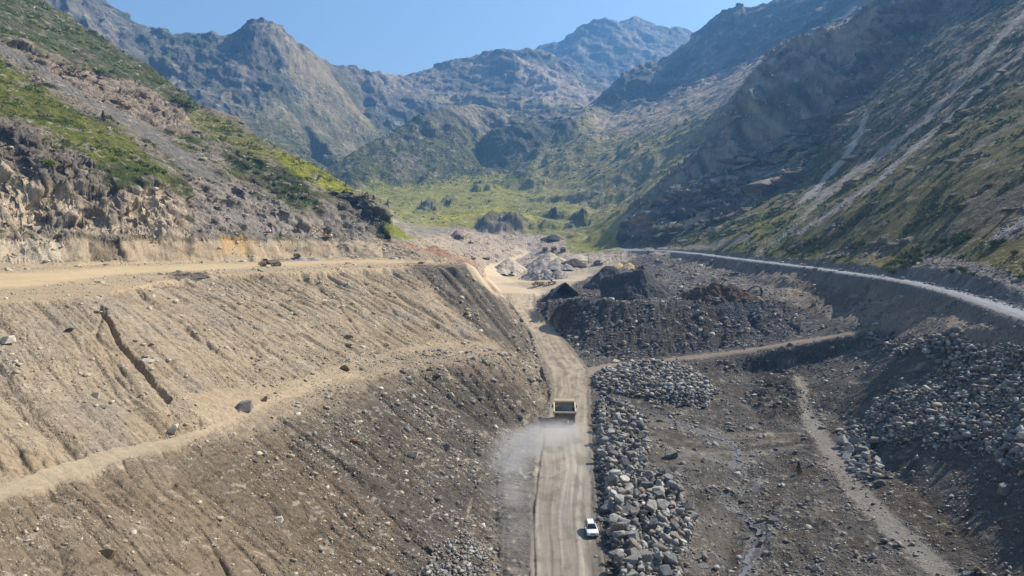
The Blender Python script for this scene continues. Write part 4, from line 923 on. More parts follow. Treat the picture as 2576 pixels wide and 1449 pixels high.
# ---- rigid haul truck, nose toward +Y, rear at -4.5
def haul_truck(loc, rz, label, sc=1.0, group=None):
    t = empty('haul_truck', loc, rz, sc, label, 'haul truck', group)
    MB().box((0, -.2, 1.35), (1.5, 8.2, .7)).box((0, -2.5, 1.0), (2.6, .5, .5)).box((0, 2.3, 1.0), (2.6, .4, .4)).box((0, -4.0, 1.7), (1.9, .5, .9)).build('chassis', M['frame'], t, .04)
    # open bed: floor, two side walls with rib posts, sloping front wall and canopy
    b = MB(); W = 2.62
    b.prism([(-4.5, 2.55), (-4.5, 2.8), (1.9, 2.15), (2.6, 3.3), (2.4, 3.4), (1.7, 1.95)], -W, W)
    for s in (-1, 1):
        b.prism([(-4.55, 2.5), (-4.55, 3.35), (2.6, 4.15), (2.6, 3.3), (1.8, 2.0)], s*W - .09, s*W + .09)
        b.prism([(-4.65, 3.3), (-4.65, 3.5), (2.7, 4.3), (2.7, 4.1)], s*W - .17, s*W + .17)
        for k in range(6): yy = -4 + k*1.2; b.box((s*(W + .13), yy, 3.0 + .04*k), (.16, .22, 1.1))
    b.prism([(-4.75, 3.05), (-4.75, 3.35), (-4.45, 3.4), (-4.45, 3.05)], -W, W)
    b.build('bed', M['cream'], t, .02)
    MB().prism([(2.4, 3.3), (2.55, 4.35), (2.75, 4.5), (4.6, 4.62), (4.6, 4.74), (2.6, 4.62), (2.3, 4.4)], -2.62, 2.62).prism([(4.3, 4.72), (4.6, 4.74), (4.55, 4.9)], -1.8, 1.8).build('canopy', M['canopy'], t, .02)
    MB().prism([(-4.48, 1.75), (-4.62, 3.06), (-4.4, 3.06), (-4.2, 1.75)], -2.5, 2.5).box((0, -4.35, 2.1), (5.0, .2, .2)).build('tail_plate', M['bedsteel'], t, .02)
    c = MB().box((-1.0, 2.9, 2.55), (1.5, 1.5, 1.7), .92, .92).build('cab', M['yellow'], t, .05)
    MB().box((-1.0, 3.68, 2.85), (1.15, .05, .8)).box((-1.79, 2.9, 2.85), (.05, 1.0, .7)).build('cab_glass', M['glass'], c)
    MB().box((.4, 3.7, 1.85), (2.6, 1.6, 1.3), .95, .95).box((0, 4.45, 1.2), (4.2, .35, .6)).build('hood', M['yellow'], t, .06)
    for s in (-1, 1):
        MB().bar((s*2.0, 3.4, 2.9), (s*2.9, 3.3, 3.0), .07).box((s*3.0, 3.25, 2.95), (.34, .12, .75)).build('mirror', M['black'], t, .02)
        MB().box((s*2.1, -4.66, 1.9), (.35, .08, .18)).build('tail_light', M['red'], t)
        MB().box((s*1.85, -4.3, 1.35), (1.3, .06, .95)).build('mud_flap', M['black'], t)
        wheel(t, s*2.05, 3.0, 1.02, .75); wheel(t, s*2.2, -2.4, 1.02, .7); wheel(t, s*1.4, -2.4, 1.02, .7)
    return t
def car(loc, rz, label, col='white', sc=1.0, cat='car', van=False):
    t = empty('parked_car' if van else 'car', loc, rz, sc, label, cat)
    H = 1.66 if not van else 1.9
    prof = [(-2.08, .36), (-2.14, .75), (-2.06, 1.02), (1.05, 1.04), (1.95, .86), (2.12, .7), (2.14, .4), (1.95, .3), (-1.95, .3)]
    bm = MB(); n = len(prof); rings = []
    for x, k in ((-.9, .93), (-.82, 1.0), (.82, 1.0), (.9, .93)):
        rings.append([bm.bm.verts.new((x if abs(x) < .85 else x, a*(1 if abs(x) < .85 else .965), .3 + (z - .3)*k)) for a, z in prof])
    for r0, r1 in zip(rings[:-1], rings[1:]):
        for i in range(n): bm.bm.faces.new([r0[i], r0[(i+1) % n], r1[(i+1) % n], r1[i]])
    bm.bm.faces.new(rings[0]); bm.bm.faces.new(rings[-1][::-1])
    body = bm.build('body', M[col], t, .05, True)
    gh = MB(); A = [(-.84, -2.0), (.84, -2.0), (.84, 1.02), (-.84, 1.02)]; B = [(-.63, -1.72), (.63, -1.72), (.61, .18), (-.61, .18)]
    va = [gh.bm.verts.new((x, y, 1.0)) for x, y in A]; vb = [gh.bm.verts.new((x, y, H - .05)) for x, y in B]
    for i in range(4): gh.bm.faces.new([va[i], va[(i+1) % 4], vb[(i+1) % 4], vb[i]])
    gh.bm.faces.new(vb); gh.bm.faces.new(va[::-1]); cab = gh.build('cabin', M[col], t, .05)
    MB().box((0, -.78, H - .03), (1.24, 1.86, .07), .93, .95).build('roof', M[col], t, .03)
    def quad(a, b_, c, d, off):
        m_ = MB(); a, b_, c, d = map(Vector, (a, b_, c, d)); nn = (b_ - a).cross(d - a).normalized()*off; ctr = (a + b_ + c + d)/4
        if nn.dot(ctr - Vector((0, -.5, 1.1))) < 0: nn = -nn
        m_.poly([p + nn for p in (a, b_, c, d)]); return m_
    z0, z1 = 1.05, H - .1
    quad((-.76, .98, z0), (.76, .98, z0), (.57, .25, z1), (-.57, .25, z1), .04).build('windscreen', M['glass'], t)
    quad((-.74, -1.98, z0 + .05), (.74, -1.98, z0 + .05), (.57, -1.75, z1), (-.57, -1.75, z1), .04).build('rear_window', M['glass'], t)
    for s in (-1, 1):
        quad((s*.83, .8, z0), (s*.83, -.5, z0), (s*.645, -.5, z1), (s*.645, .12, z1), .03).build('side_window', M['glass'], t)
        quad((s*.83, -.6, z0), (s*.83, -1.75, z0), (s*.645, -1.6, z1), (s*.645, -.6, z1), .03).build('side_window', M['glass'], t)
        MB().bar((s*.55, -1.6, H + .05), (s*.55, .1, H + .05), .05).bar((s*.55, -1.6, H), (s*.55, -1.6, H + .05), .05).bar((s*.55, .1, H), (s*.55, .1, H + .05), .05).build('roof_rail', M['black'], t)
        MB().box((s*1.02, .72, 1.1), (.24, .16, .17), .8, .8).bar((s*.85, .72, 1.05), (s*.97, .72, 1.07), .05).build('mirror', M[col], t, .03)
        MB().prism([(1.93, .66), (2.125, .66), (2.06, .84), (1.9, .86)], s*.56, s*.84).build('headlight', M['lamp'], t, .02)
        MB().box((s*.62, -2.12, .85), (.3, .06, .24)).build('tail_light', M['red'], t)
        MB().lathe([(2.15, .08), (2.17, .06)], (s*.62, 0, .46), 'y', 12).build('fog_light', M['lamp'], t)
        for y in (-1.28, 1.3): wheel(t, s*.8, y, .34, .23, M['rim'], 20)
        MB().box((s*.89, 0, .42), (.05, 3.6, .16)).build('sill_trim', M['black'], t)
    g = MB().prism([(2.10, .62), (2.16, .62), (2.13, .8), (2.06, .8)], -.42, .42).build('grille', M['black'], t, .01)
    MB().lathe([(2.155, .06), (2.175, .05)], (0, 0, .79), 'y', 16).build('emblem', M['silver'], g)
    MB().box((0, 2.1, .38), (1.66, .14, .2)).build('bumper', M['black'], t, .03)
    MB().box((0, 2.185, .47), (.5, .02, .11)).build('number_plate', M['plate'], t)
    return t
def artic(loc, rz, label, sc=1.0, group=None):       # articulated hauler, nose +Y, length 9.6
    t = empty('dump_hauler', loc, rz, sc, label, 'dump hauler', group)
    MB().prism([(4.75, 1.0), (4.8, 1.75), (4.3, 2.05), (2.4, 2.25), (2.4, 1.0)], -1.05, 1.05).box((0, 4.75, .95), (2.3, .35, .5)).build('hood', M['tan'], t, .06)
    MB().box((0, 4.86, 1.45), (1.5, .06, .6)).build('grille', M['frame'], t)
    c = MB().box((-.1, 2.0, 2.0), (1.9, 1.5, .9)).build('cab', M['tan'], t, .05)
    MB().box((-.1, 2.0, 2.85), (1.7, 1.4, .8), .94, .92).build('cab_glass', M['glass'], c)
    MB().box((-.1, 2.0, 3.32), (2.1, 1.8, .12)).build('cab_roof', M['cream'], c, .03)
    for s in (-1, 1): MB().prism([(3.9, 1.2), (3.7, 1.7), (2.6, 1.75), (2.1, 1.2), (2.3, 1.2), (2.8, 1.5), (3.5, 1.5), (3.75, 1.2)], s*1.05, s*1.5).build('fender', M['tan'], t, .02)
    MB().box((0, .9, 1.3), (.8, 1.6, .9)).box((0, -2.2, 1.15), (1.0, 5.0, .55)).box((0, .7, 1.7), (1.9, .7, 1.7)).build('chassis', M['frame'], t, .03)
    b = MB()
    for s in (-1, 1): b.prism([(.35, 1.75), (.35, 2.95), (-4.3, 2.95), (-4.75, 2.55), (-4.3, 2.25), (-2.6, 1.6)], s*1.42 - .07, s*1.42 + .07).prism([(.45, 2.72), (.45, 3.0), (-4.3, 3.0), (-4.6, 2.72)], s*1.5, s*1.62)
    b.prism([(.35, 1.75), (-2.6, 1.6), (-4.3, 2.25), (-4.75, 2.55), (-4.6, 2.65), (-4.2, 2.4), (-2.6, 1.75), (.25, 1.9)], -1.42, 1.42)
    b.prism([(.35, 1.75), (.55, 3.25), (.45, 3.25), (.25, 1.9)], -1.45, 1.45); b.build('bed', M['cream'], t, .02)
    for s in (-1, 1):
        for y in (3.05, -1.7, -3.4): wheel(t, s*1.2, y, .88, .6)
        MB().bar((s*1.1, 2.7, 2.6), (s*1.5, 2.8, 2.7), .05).box((s*1.55, 2.8, 2.6), (.22, .08, .5)).build('mirror', M['black'], t)
        MB().box((s*.85, 4.86, 1.75), (.28, .06, .16)).build('headlight', M['lamp'], t)
    return t
def excavator(loc, rz, label, col, boom, sc=1.0, house_rz=None, cw='cream', group=None):
    # nose of the house toward +Y; boom = ((y,z) pivot, knee, stick end, bucket tip)
    t = empty('excavator', loc, rz, sc, label, 'excavator', group)
    for s in (-1, 1):
        tr = MB().prism([(-1.9, .08), (1.9, .08), (2.25, .35), (2.25, .6), (1.95, .88), (-1.95, .88), (-2.25, .6), (-2.25, .35)], s*1.0, s*1.55).build('track', M['track'], t, .03)
        w = MB()
        for k in range(6): w.lathe([(s*1.5, .22), (s*1.6, .22)], (0, -1.6 + k*.64, .38), 'x', 12)
        w.build('rollers', M['frame'], tr)
    MB().box((0, 0, .75), (2.1, 1.6, .4)).lathe([(.9, .75), (1.1, .75)], (0, 0, 0), 'z', 20).build('undercarriage', M['frame'], t)
    h = MB().prism([(1.3, 1.1), (1.3, 1.5), (.2, 1.75), (-1.4, 2.1), (-1.5, 1.1)], -1.3, 1.3).build('house', M[col], t, .04)
    MB().prism([(-1.5, 1.15), (-1.5, 2.25), (-2.1, 2.25), (-2.45, 1.9), (-2.45, 1.25), (-2.2, 1.1)], -1.38, 1.38).build('counterweight', M[cw], t, .08)
    c = MB().box((-.8, .75, 1.95), (.95, 1.35, .9)).build('cab', M[col], t, .03); MB().box((-.8, .7, 2.98), (1.0, 1.35, .1)).build('cab_roof', M[col], c, .03)
    MB().box((-.8, .75, 2.6), (.9, 1.25, .7), .95, .9).build('cab_glass', M['glass'], c)
    p0, p1, p2, p3 = boom; x = .2
    m_ = MB(); mid = ((p0[0]*.45 + p1[0]*.55), max(p0[1]*.45 + p1[1]*.55 + .55, 0))
    m_.bar((x, p0[0], p0[1]), (x, mid[0], mid[1]), .42, .62).bar((x, mid[0], mid[1]), (x, p1[0], p1[1]), .38, .5)
    bo = m_.build('boom', M[col], t, .03)
    MB().bar((x + .32, p0[0] + .3, p0[1] - .4), (x + .32, mid[0], mid[1] - .1), .14).bar((x - .32, p0[0] + .3, p0[1] - .4), (x - .32, mid[0], mid[1] - .1), .14).build('hydraulic_ram', M['silver'], bo)
    MB().bar((x, p1[0], p1[1] + .15), (x, p2[0], p2[1]), .32, .4).build('stick', M[col], t, .03)
    d = Vector((0, p3[0] - p2[0], p3[1] - p2[1])); n_ = Vector((0, -d.z, d.y)).normalized()*.55
    q2 = Vector((0, p2[0], p2[1])); q3 = Vector((0, p3[0], p3[1]))
    a = [(v.y, v.z) for v in (q2 - n_*.4, q2 + n_*.5, (q2 + q3)/2 + n_*1.3, q3 + n_*.6, q3, (q2 + q3)/2 + n_*.1)]
    MB().prism(a, x - .65, x + .65).build('bucket', M['frame'], t)
    return t
def wheel_loader(loc, rz, label, col='tan', sc=1.0):
    t = empty('wheel_loader', loc, rz, sc, label, 'wheel loader')
    MB().prism([(-3.4, 1.2), (-3.5, 2.1), (-.9, 2.4), (-.8, 1.2)], -1.05, 1.05).box((0, -3.45, 1.2), (2.2, .4, .7)).build('engine_hood', M[col], t, .07)
    c = MB().box((0, -.1, 1.8), (1.7, 1.4, 1.0)).build('cab', M['cream'], t, .03); MB().box((0, -.1, 3.45), (1.75, 1.6, .12)).build('cab_roof', M['cream'], c, .03)
    MB().box((0, -.1, 2.85), (1.55, 1.35, 1.1), .95, .92).build('cab_glass', M['glass'], c)
    MB().box((0, 1.3, 1.25), (1.1, 1.8, .8)).build('front_frame', M['frame'], t, .04)
    for s in (-1, 1):
        MB().bar((s*.55, 1.2, 1.9), (s*.6, 3.2, 1.2), .18, .35).build('lift_arm', M[col], t, .02)
        for y in (-1.9, 1.5): wheel(t, s*1.15, y, .86, .62)
        MB().prism([(-2.8, 1.75), (-1.0, 1.8), (-1.0, 1.95), (-2.8, 1.95)], s*.95, s*1.5).build('fender', M[col], t, .02)
    MB().prism([(3.0, .4), (3.0, 1.5), (3.25, 1.6), (3.3, .7), (4.2, .35), (4.2, .2), (3.2, .2)], -1.5, 1.5).build('bucket', M['frame'], t, .02)
    return t
def bulldozer(loc, rz, label, col='tan', sc=1.0):
    t = empty('bulldozer', loc, rz, sc, label, 'bulldozer')
    for s in (-1, 1): MB().prism([(-2.0, .1), (1.8, .1), (2.2, .5), (1.6, 1.0), (-.4, 1.35), (-1.9, 1.0), (-2.3, .5)], s*.95, s*1.5).build('track', M['track'], t, .03)
    MB().prism([(2.1, .7), (2.1, 1.7), (.2, 1.85), (.2, .7)], -.7, .7).build('engine_hood', M[col], t, .05)
    c = MB().box((0, -.7, 1.6), (1.7, 1.7, .9)).build('cab', M[col], t, .03); MB().box((0, -.7, 2.95), (1.9, 1.9, .12)).build('cab_roof', M[col], c, .03)
    MB().box((0, -.7, 2.45), (1.5, 1.5, .9), .94, .94).build('cab_glass', M['glass'], c)
    MB().prism([(2.75, .1), (2.6, .6), (2.75, 1.4), (2.95, 1.4), (2.8, .6), (2.95, .1)], -1.9, 1.9).build('blade', M[col], t, .02)
    MB().bar((-1.55, -.5, .6), (-1.6, 2.7, .5), .15).bar((1.55, -.5, .6), (1.6, 2.7, .5), .15).build('push_arm', M['frame'], t)
    return t
# ------------------------------------------------------------------ heaps
def earth_mat(name, col, size, stn=.5, bump=.7):
    m, t, N, L = new_mat(name); b = N['Principled BSDF']; b.inputs['Roughness'].default_value = .95; b.inputs['Specular IOR Level'].default_value = .15
    g = N.new('ShaderNodeNewGeometry'); v = N.new('ShaderNodeVectorMath'); v.operation = 'SCALE'; v.inputs['Scale'].default_value = 1/size; L.new(g.outputs['Position'], v.inputs[0])
    n = N.new('ShaderNodeTexNoise'); n.inputs['Scale'].default_value = .9; n.inputs['Detail'].default_value = 8; n.inputs['Roughness'].default_value = .7; L.new(v.outputs[0], n.inputs['Vector'])
    r = N.new('ShaderNodeValToRGB'); r.color_ramp.elements[0].position = .3; r.color_ramp.elements[1].position = .72
    c = lin(col)*.82; r.color_ramp.elements[0].color = (*(c*(1 - stn*.6)), 1); r.color_ramp.elements[1].color = (*(c*(1 + stn*.6)), 1)
    L.new(n.outputs['Fac'], r.inputs[0]); L.new(r.outputs[0], b.inputs['Base Color'])
    bp = N.new('ShaderNodeBump'); bp.inputs['Strength'].default_value = bump; bp.inputs['Distance'].default_value = size*.5; L.new(n.outputs['Fac'], bp.inputs['Height']); L.new(bp.outputs[0], b.inputs['Normal'])
    return m
def heap_mesh(name, label, cones, mat, res=90, rough=.08, cat='heap', slump=0.0, group=None):
    # cones: (x, y, height, radius, base z or None)
    x0 = min(c[0] - c[3] for c in cones); x1 = max(c[0] + c[3] for c in cones); y0 = min(c[1] - c[3] for c in cones); y1 = max(c[1] + c[3] for c in cones)
    st = max(x1 - x0, y1 - y0)/res; nx = int((x1 - x0)/st) + 3; ny = int((y1 - y0)/st) + 3
    X, Y = np.meshgrid(x0 - st + np.arange(nx)*st, y0 - st + np.arange(ny)*st)
    G = ground(X, Y); Z = np.full(X.shape, -1e3)
    for c in cones:
        cx, cy, h, r = c[:4]; gz0 = float(ground(cx, cy)) if len(c) < 5 else c[4]
        wx = 1 + .12*gnoise(X/r*1.1, Y/r*1.1, 700) + .05*gnoise(X/r*4, Y/r*4, 701)
        qx, qy, hz = cx, cy, h
        if len(c) > 5:                               # a ridge from this point to a second one
            ex, ey = c[5] - cx, c[6] - cy; tt = np.clip(((X - cx)*ex + (Y - cy)*ey)/(ex*ex + ey*ey), 0, 1); qx = cx + ex*tt; qy = cy + ey*tt; hz = h + (c[7] - h)*tt; gz0 = gz0 + (c[8] - gz0)*tt
        d = np.hypot(X - qx, Y - qy)/(r*wx)
        hh = hz*(1 - d - .05*np.exp(-(d/.12)**2))
        hh += rough*h*(1.5*fbm(X/r*2.2, Y/r*2.2, 707, 5) + .6*np.abs(gnoise(X/r*6, Y/r*6, 709)))*np.clip(d*2.2, .25, 1)
        Z = np.maximum(Z, gz0 + hh)
    keep = Z > G - .25
    Z = np.where(keep, Z, G - .6)
    msk = keep[:-1, :-1] | keep[1:, :-1] | keep[:-1, 1:] | keep[1:, 1:]
    lab = np.zeros(msk.shape, int); best = (0, 0); k = 0
    for s_ in zip(*np.nonzero(msk)):
        if lab[s_]: continue
        k += 1; st_ = [s_]; lab[s_] = k; cnt = 0
        while st_:
            a_, b_ = st_.pop(); cnt += 1
            for q_n in ((a_+1, b_), (a_-1, b_), (a_, b_+1), (a_, b_-1)):
                if 0 <= q_n[0] < msk.shape[0] and 0 <= q_n[1] < msk.shape[1] and msk[q_n] and not lab[q_n]: lab[q_n] = k; st_.append(q_n)
        if cnt > best[0]: best = (cnt, k)
    msk = lab == best[1]
    me, used = grid_mesh(name, X, Y, Z.astype(np.float32), msk); me.materials.append(mat)
    me.polygons.foreach_set('use_smooth', np.ones(len(me.polygons), bool))
    o = bpy.data.objects.new(name, me); COL.objects.link(o); return tag(o, label, cat, group)
def HP(px, py, Y): x, y, z = PY(px, py, Y); return x, y, z
def cone_at(px, top, base, Y, wpx):                  # a cone of given outline, its front foot on the terrain sighted
    x, yf, _ = on_ground(px, base, Y*.72, Y*1.35); r = wpx/2*yf/F; yc = yf + r*.7; x = x*yc/yf; g = float(ground(x, yc)); zt = PY(px, top, yc)[2]
    return (x, yc, max(zt - g, .8) + .4, r*1.02, g - .4)
E_GREY = earth_mat('grey_gravel', (206, 190, 166), 2.5, .35); E_GREY2 = earth_mat('grey_rubble_heap', (172, 162, 150), 4, .8, 1); E_SAND = earth_mat('tan_sand', (214, 182, 134), 3, .3)
E_DARK = earth_mat('dark_sand', (84, 83, 84), 2.2, .7); E_BROWN = earth_mat('brown_spoil', (98, 84, 70), 2.2, .7, 1); E_BLUE = earth_mat('blue_grey_sand', (122, 124, 130), 2, .4)
heap_mesh('gravel_pile', 'tall pale grey cone of gravel left of the others beyond the road bend', [cone_at(1280, 647, 690, 705, 112), cone_at(1262, 672, 690, 690, 60)], E_GREY, 110, cat='gravel pile', group='gravel piles')
heap_mesh('gravel_pile', 'pale grey gravel cone just below the three parked haul trucks', [cone_at(1383, 632, 662, 800, 78), cone_at(1368, 637, 662, 800, 60), cone_at(1408, 645, 664, 790, 60)], E_GREY, 110, cat='gravel pile', group='gravel piles')
heap_mesh('gravel_pile', 'long low grey rubble pile behind the wheel loader', [cone_at(1346, 673, 704, 620, 80), cone_at(1375, 674, 704, 625, 80), cone_at(1405, 676, 702, 630, 80), cone_at(1322, 688, 705, 612, 46)], E_GREY2, 120, .12, cat='gravel pile', group='gravel piles')
heap_mesh('gravel_pile', 'blue-grey rubble pile between the two gravel cones', [cone_at(1340, 657, 676, 720, 50), cone_at(1365, 656, 678, 715, 60), cone_at(1398, 658, 680, 710, 60), cone_at(1425, 662, 682, 700, 50)], E_GREY2, 120, .12, cat='gravel pile', group='gravel piles')
heap_mesh('spoil_heap', 'brown heap right of the pale gravel cone', [cone_at(1445, 649, 668, 760, 66), cone_at(1425, 655, 668, 750, 40)], E_BROWN, 80, .12, cat='spoil heap')
heap_mesh('gravel_pile', 'pale grey slope of gravel behind the brown heap', [cone_at(1455, 638, 655, 830, 90)], E_GREY, 80, cat='gravel pile', group='gravel piles')
heap_mesh('sand_pile', 'small tan sand pile with two humps beside the crushing plant', [cone_at(1556, 660, 676, 640, 44), cone_at(1582, 659, 676, 640, 46)], E_SAND, 80, .08, cat='sand pile')
def ridge(a, b, wpx):
    A = cone_at(a[0], a[1], a[2], a[3], wpx); B = cone_at(b[0], b[1], b[2], b[3], wpx)
    return A[:5] + (B[0], B[1], B[2], B[4])
heap_mesh('spoil_heap', 'large dark grey heap with a pointed ridge on the spoil mound', [cone_at(1616, 672, 750, 365, 176), ridge((1616,674,750,365), (1560,685,748,366), 110), ridge((1560,685,748,366), (1490,702,746,374), 96), cone_at(1650, 714, 748, 352, 90)], E_DARK, 190, .07, cat='spoil heap')
heap_mesh('spoil_heap', 'rounded dark heap behind the pointed ridge', [ridge((1522,666,722,430), (1545,667,722,430), 112)], E_DARK, 100, .06, cat='spoil heap')
heap_mesh('spoil_heap', 'blue-grey heap at the left end of the dark ridge', [ridge((1415,709,745,388), (1480,700,745,388), 74)], E_BLUE, 100, .07, cat='spoil heap')
heap_mesh('spoil_heap', 'low dark heap beside the haul road at the left tip of the mound', [cone_at(1392, 722, 752, 372, 60), cone_at(1378, 730, 753, 376, 46)], E_DARK, 80, .1, cat='spoil heap')
heap_mesh('spoil_heap', 'wide brown heap with rough top in front of the orange excavator', [cone_at(1800, 704, 752, 345, 120), cone_at(1765, 712, 752, 345, 90), cone_at(1840, 710, 752, 345, 100), cone_at(1735, 728, 752, 340, 60), cone_at(1875, 732, 754, 340, 60)], E_BROWN, 140, .16, cat='spoil heap')
heap_mesh('rubble_heap', 'grey rubble heap under the excavator at the foot of the cut bank', [cone_at(752, 642, 656, 352, 60), cone_at(790, 646, 656, 352, 60), cone_at(725, 649, 657, 345, 40)], E_GREY2, 80, .15, cat='rubble heap')
heap_mesh('rubble_heap', 'small dark heap on the lip of the bench', [cone_at(475, 684, 696, 214, 60), cone_at(500, 686, 696, 214, 44), cone_at(448, 688, 696, 212, 40)], earth_mat('dark_earth', (112, 102, 92), 1.5, .7, 1), 80, .18, cat='rubble heap')
heap_mesh('rubble_heap', 'dark mound of rocks far off below the green slope', [cone_at(1390, 588, 606, 1000, 60)], earth_mat('dark_rock_heap', (84, 80, 78), 6, .8, 1), 50, .15, cat='rubble heap')
heap_mesh('gravel_pile', 'pinkish cone of gravel far off beside the dark screening machine', [cone_at(1152, 575, 598, 960, 40)], earth_mat('pink_gravel', (180, 152, 136), 5, .4), 50, .1, cat='gravel pile', group='gravel piles')
# ------------------------------------------------------------------ vehicles
def G(px, py, a=None, b=None): return on_ground(px, py, a, b)
tx, ty, tz = PZ(1419, 1070, .35); ty += 4.6; tx = 131/F*ty*1.0 + .3
haul_truck((tx, ty, gz(tx, ty) + .02), R(-3), 'big cream haul truck driving away up the dusty haul road')
b = MB(); W = 2.5; nxs, nys = 22, 30; gr = [[None]*(nxs + 1) for _ in range(nys + 1)]
for j in range(nys + 1):
    for i in range(nxs + 1):
        X_ = -W + 2*W*i/nxs; Y_ = -4.35 + 6.6*j/nys
        e = (1 - (abs(X_)/W)**2.4)*(1 - (abs(Y_ + 1.0)/3.5)**2.4); e = max(e, 0)
        gr[j][i] = b.bm.verts.new((X_, Y_, 2.78 + .12*(Y_ + 4.3)/6.6 + .95*e + .07*float(gnoise(X_*2.2, Y_*2.2, 9)) - (.3 if (i in (0, nxs) or j in (0, nys)) else 0)))
for j in range(nys):
    for i in range(nxs): b.bm.faces.new([gr[j][i], gr[j][i+1], gr[j+1][i+1], gr[j+1][i]])
o = b.build('gravel_load', earth_mat('dark_wet_gravel', (44, 50, 58), .35, .5, .8), None, 0, True); o.location = (tx, ty, gz(tx, ty) + .02); o.rotation_euler = (0, 0, R(-3))
tag(o, 'dark blue-grey gravel load heaped in the bed of the cream haul truck', 'gravel load')
cx_, cy_, cz_ = PZ(1492, 1356, .02)
car((cx_ - .05, cy_ + 2.2, gz(cx_, cy_ + 2.2) + .02), R(180 + 1.5), 'white car with roof rails driving toward the camera on the haul road')
x, y, z = PZ(680, 670, 36); artic((x, y, gz(x, y)), R(84), 'cream dump hauler driving left along the upper bench', .86)
rh_ = [c for c in bpy.data.objects if c.get('label', '').startswith('grey rubble heap under')][0]; v_ = max(rh_.data.vertices, key=lambda v: v.co.z - abs(proj(*v.co)[0] - 748)*.1).co
excavator((v_.x, v_.y, v_.z - .35), R(12), 'excavator seen from behind with cream counterweight on the rubble heap', 'cream', ((.9, 1.9), (1.6, 7.6), (5.2, 9.2), (6.4, 8.2)), 1.0)
x, y, z = G(822, 601, 380, 480); excavator((x, y, z + .1), R(90), 'ochre excavator reaching left over the edge of the upper bench', 'yellow', ((1.0, 1.9), (6.6, 6.6), (7.6, 1.6), (7.2, .1)), 1.12)
x, y, z = G(672, 587, 320, 420); excavator((x, y, z + .1), R(92), 'small pinkish white excavator on the upper bench below the cliff', 'pink', ((1.0, 1.5), (3.2, 2.3), (4.6, 1.4), (5.0, .7)), .72, cw='pink')
x, y, z = G(1354, 719, 400, 700); artic((x, y, gz(x, y)), R(100), 'dusty dump hauler being loaded in the sandy yard', 1.0)
x, y, z = G(1387, 715, 400, 700); wheel_loader((x, y, gz(x, y)), R(84), 'wheel loader with pale cab roof behind the dump hauler in the yard', sc=1.05)
x, y, z = G(1285, 695, 450, 900); bulldozer((x, y, gz(x, y)), R(70), 'tan bulldozer at the foot of the tall gravel cone', sc=1.45)
for i, (px, py, lb) in enumerate([(1371, 630, 'left haul truck of the three parked with brown tails toward the camera'), (1393, 629, 'middle haul truck of the three parked above the gravel cone'), (1416, 631, 'right haul truck of the three parked, standing slightly lower')]):
    if i == 0:
        x, y, z = G(px, py + 2, 600, 1100); h0 = haul_truck((x, y, z), 0, lb, 1.22, 'haul trucks parked in a row')
        for c in h0.children:
            if c.name.startswith('tail_plate'): c.data.materials[0] = M['rear']
    else:
        h = copy_tree(h0); x, y, z = G(px, py + 2, 600, 1100); h.location = (x, y, z); h['label'] = lb
x, y, z = G(1190, 653, 500, 1000); excavator((x, y, z), R(88), 'dusty excavator working near the blue container', 'tan', ((1.0, 1.9), (4.6, 5.2), (6.8, 4.4), (7.0, .8)), 1.15, cw='tan')
x, y, z = G(1870, 747, 240, 420); excavator((x, y, z), R(-88), 'orange excavator with dark arched boom beside the brown heap', 'orange', ((1.0, 1.9), (5.4, 4.6), (7.2, 3.8), (7.4, .4)), .98, cw='orange')
for o in bpy.data.objects:
    if o.parent and o.parent.get('label', '').startswith('orange excavator') and o.name.split('.')[0] in ('boom', 'stick'): o.data.materials[0] = M['frame']
dh = max((c for c in bpy.data.objects if c.get('label', '').startswith('large dark grey heap')), key=lambda c: 1); v_ = max(dh.data.vertices, key=lambda v: v.co.z).co
bulldozer((v_.x - .6, v_.y + .5, v_.z - .25), R(100), 'dark bulldozer on top of the pointed dark heap', 'frame', .62)
x, y, z = G(1249, 660, 500, 1000); car((x, y, z), R(200), 'white van parked on the road below the blue container', sc=1.15, cat='van', van=True)
# container
x, y, z = G(1223, 654, 500, 1000); t = empty('shipping_container', (x, y, z), R(2), 1, 'blue shipping container on the terrace left of the road', 'container')
b = MB().box((0, 0, 1.35), (7.7, 2.5, 2.5))
for k in range(30): b.box((-3.7 + k*.255, -1.28, 1.35), (.13, .06, 2.2))
b.build('container_body', M['blue'], t); MB().box((0, 0, 2.64), (7.8, 2.6, .1)).build('roof', M['blue'], t)
for s in (-1, 1): MB().box((s*3.82, -1.22, 1.35), (.16, .16, 2.6)).build('corner_post', M['grey'], t)
MB().box((3.88, -.62, 1.35), (.06, 1.2, 2.3)).build('door', M['blue'], t); MB().box((3.88, .62, 1.35), (.06, 1.2, 2.3)).build('door', M['blue'], t)
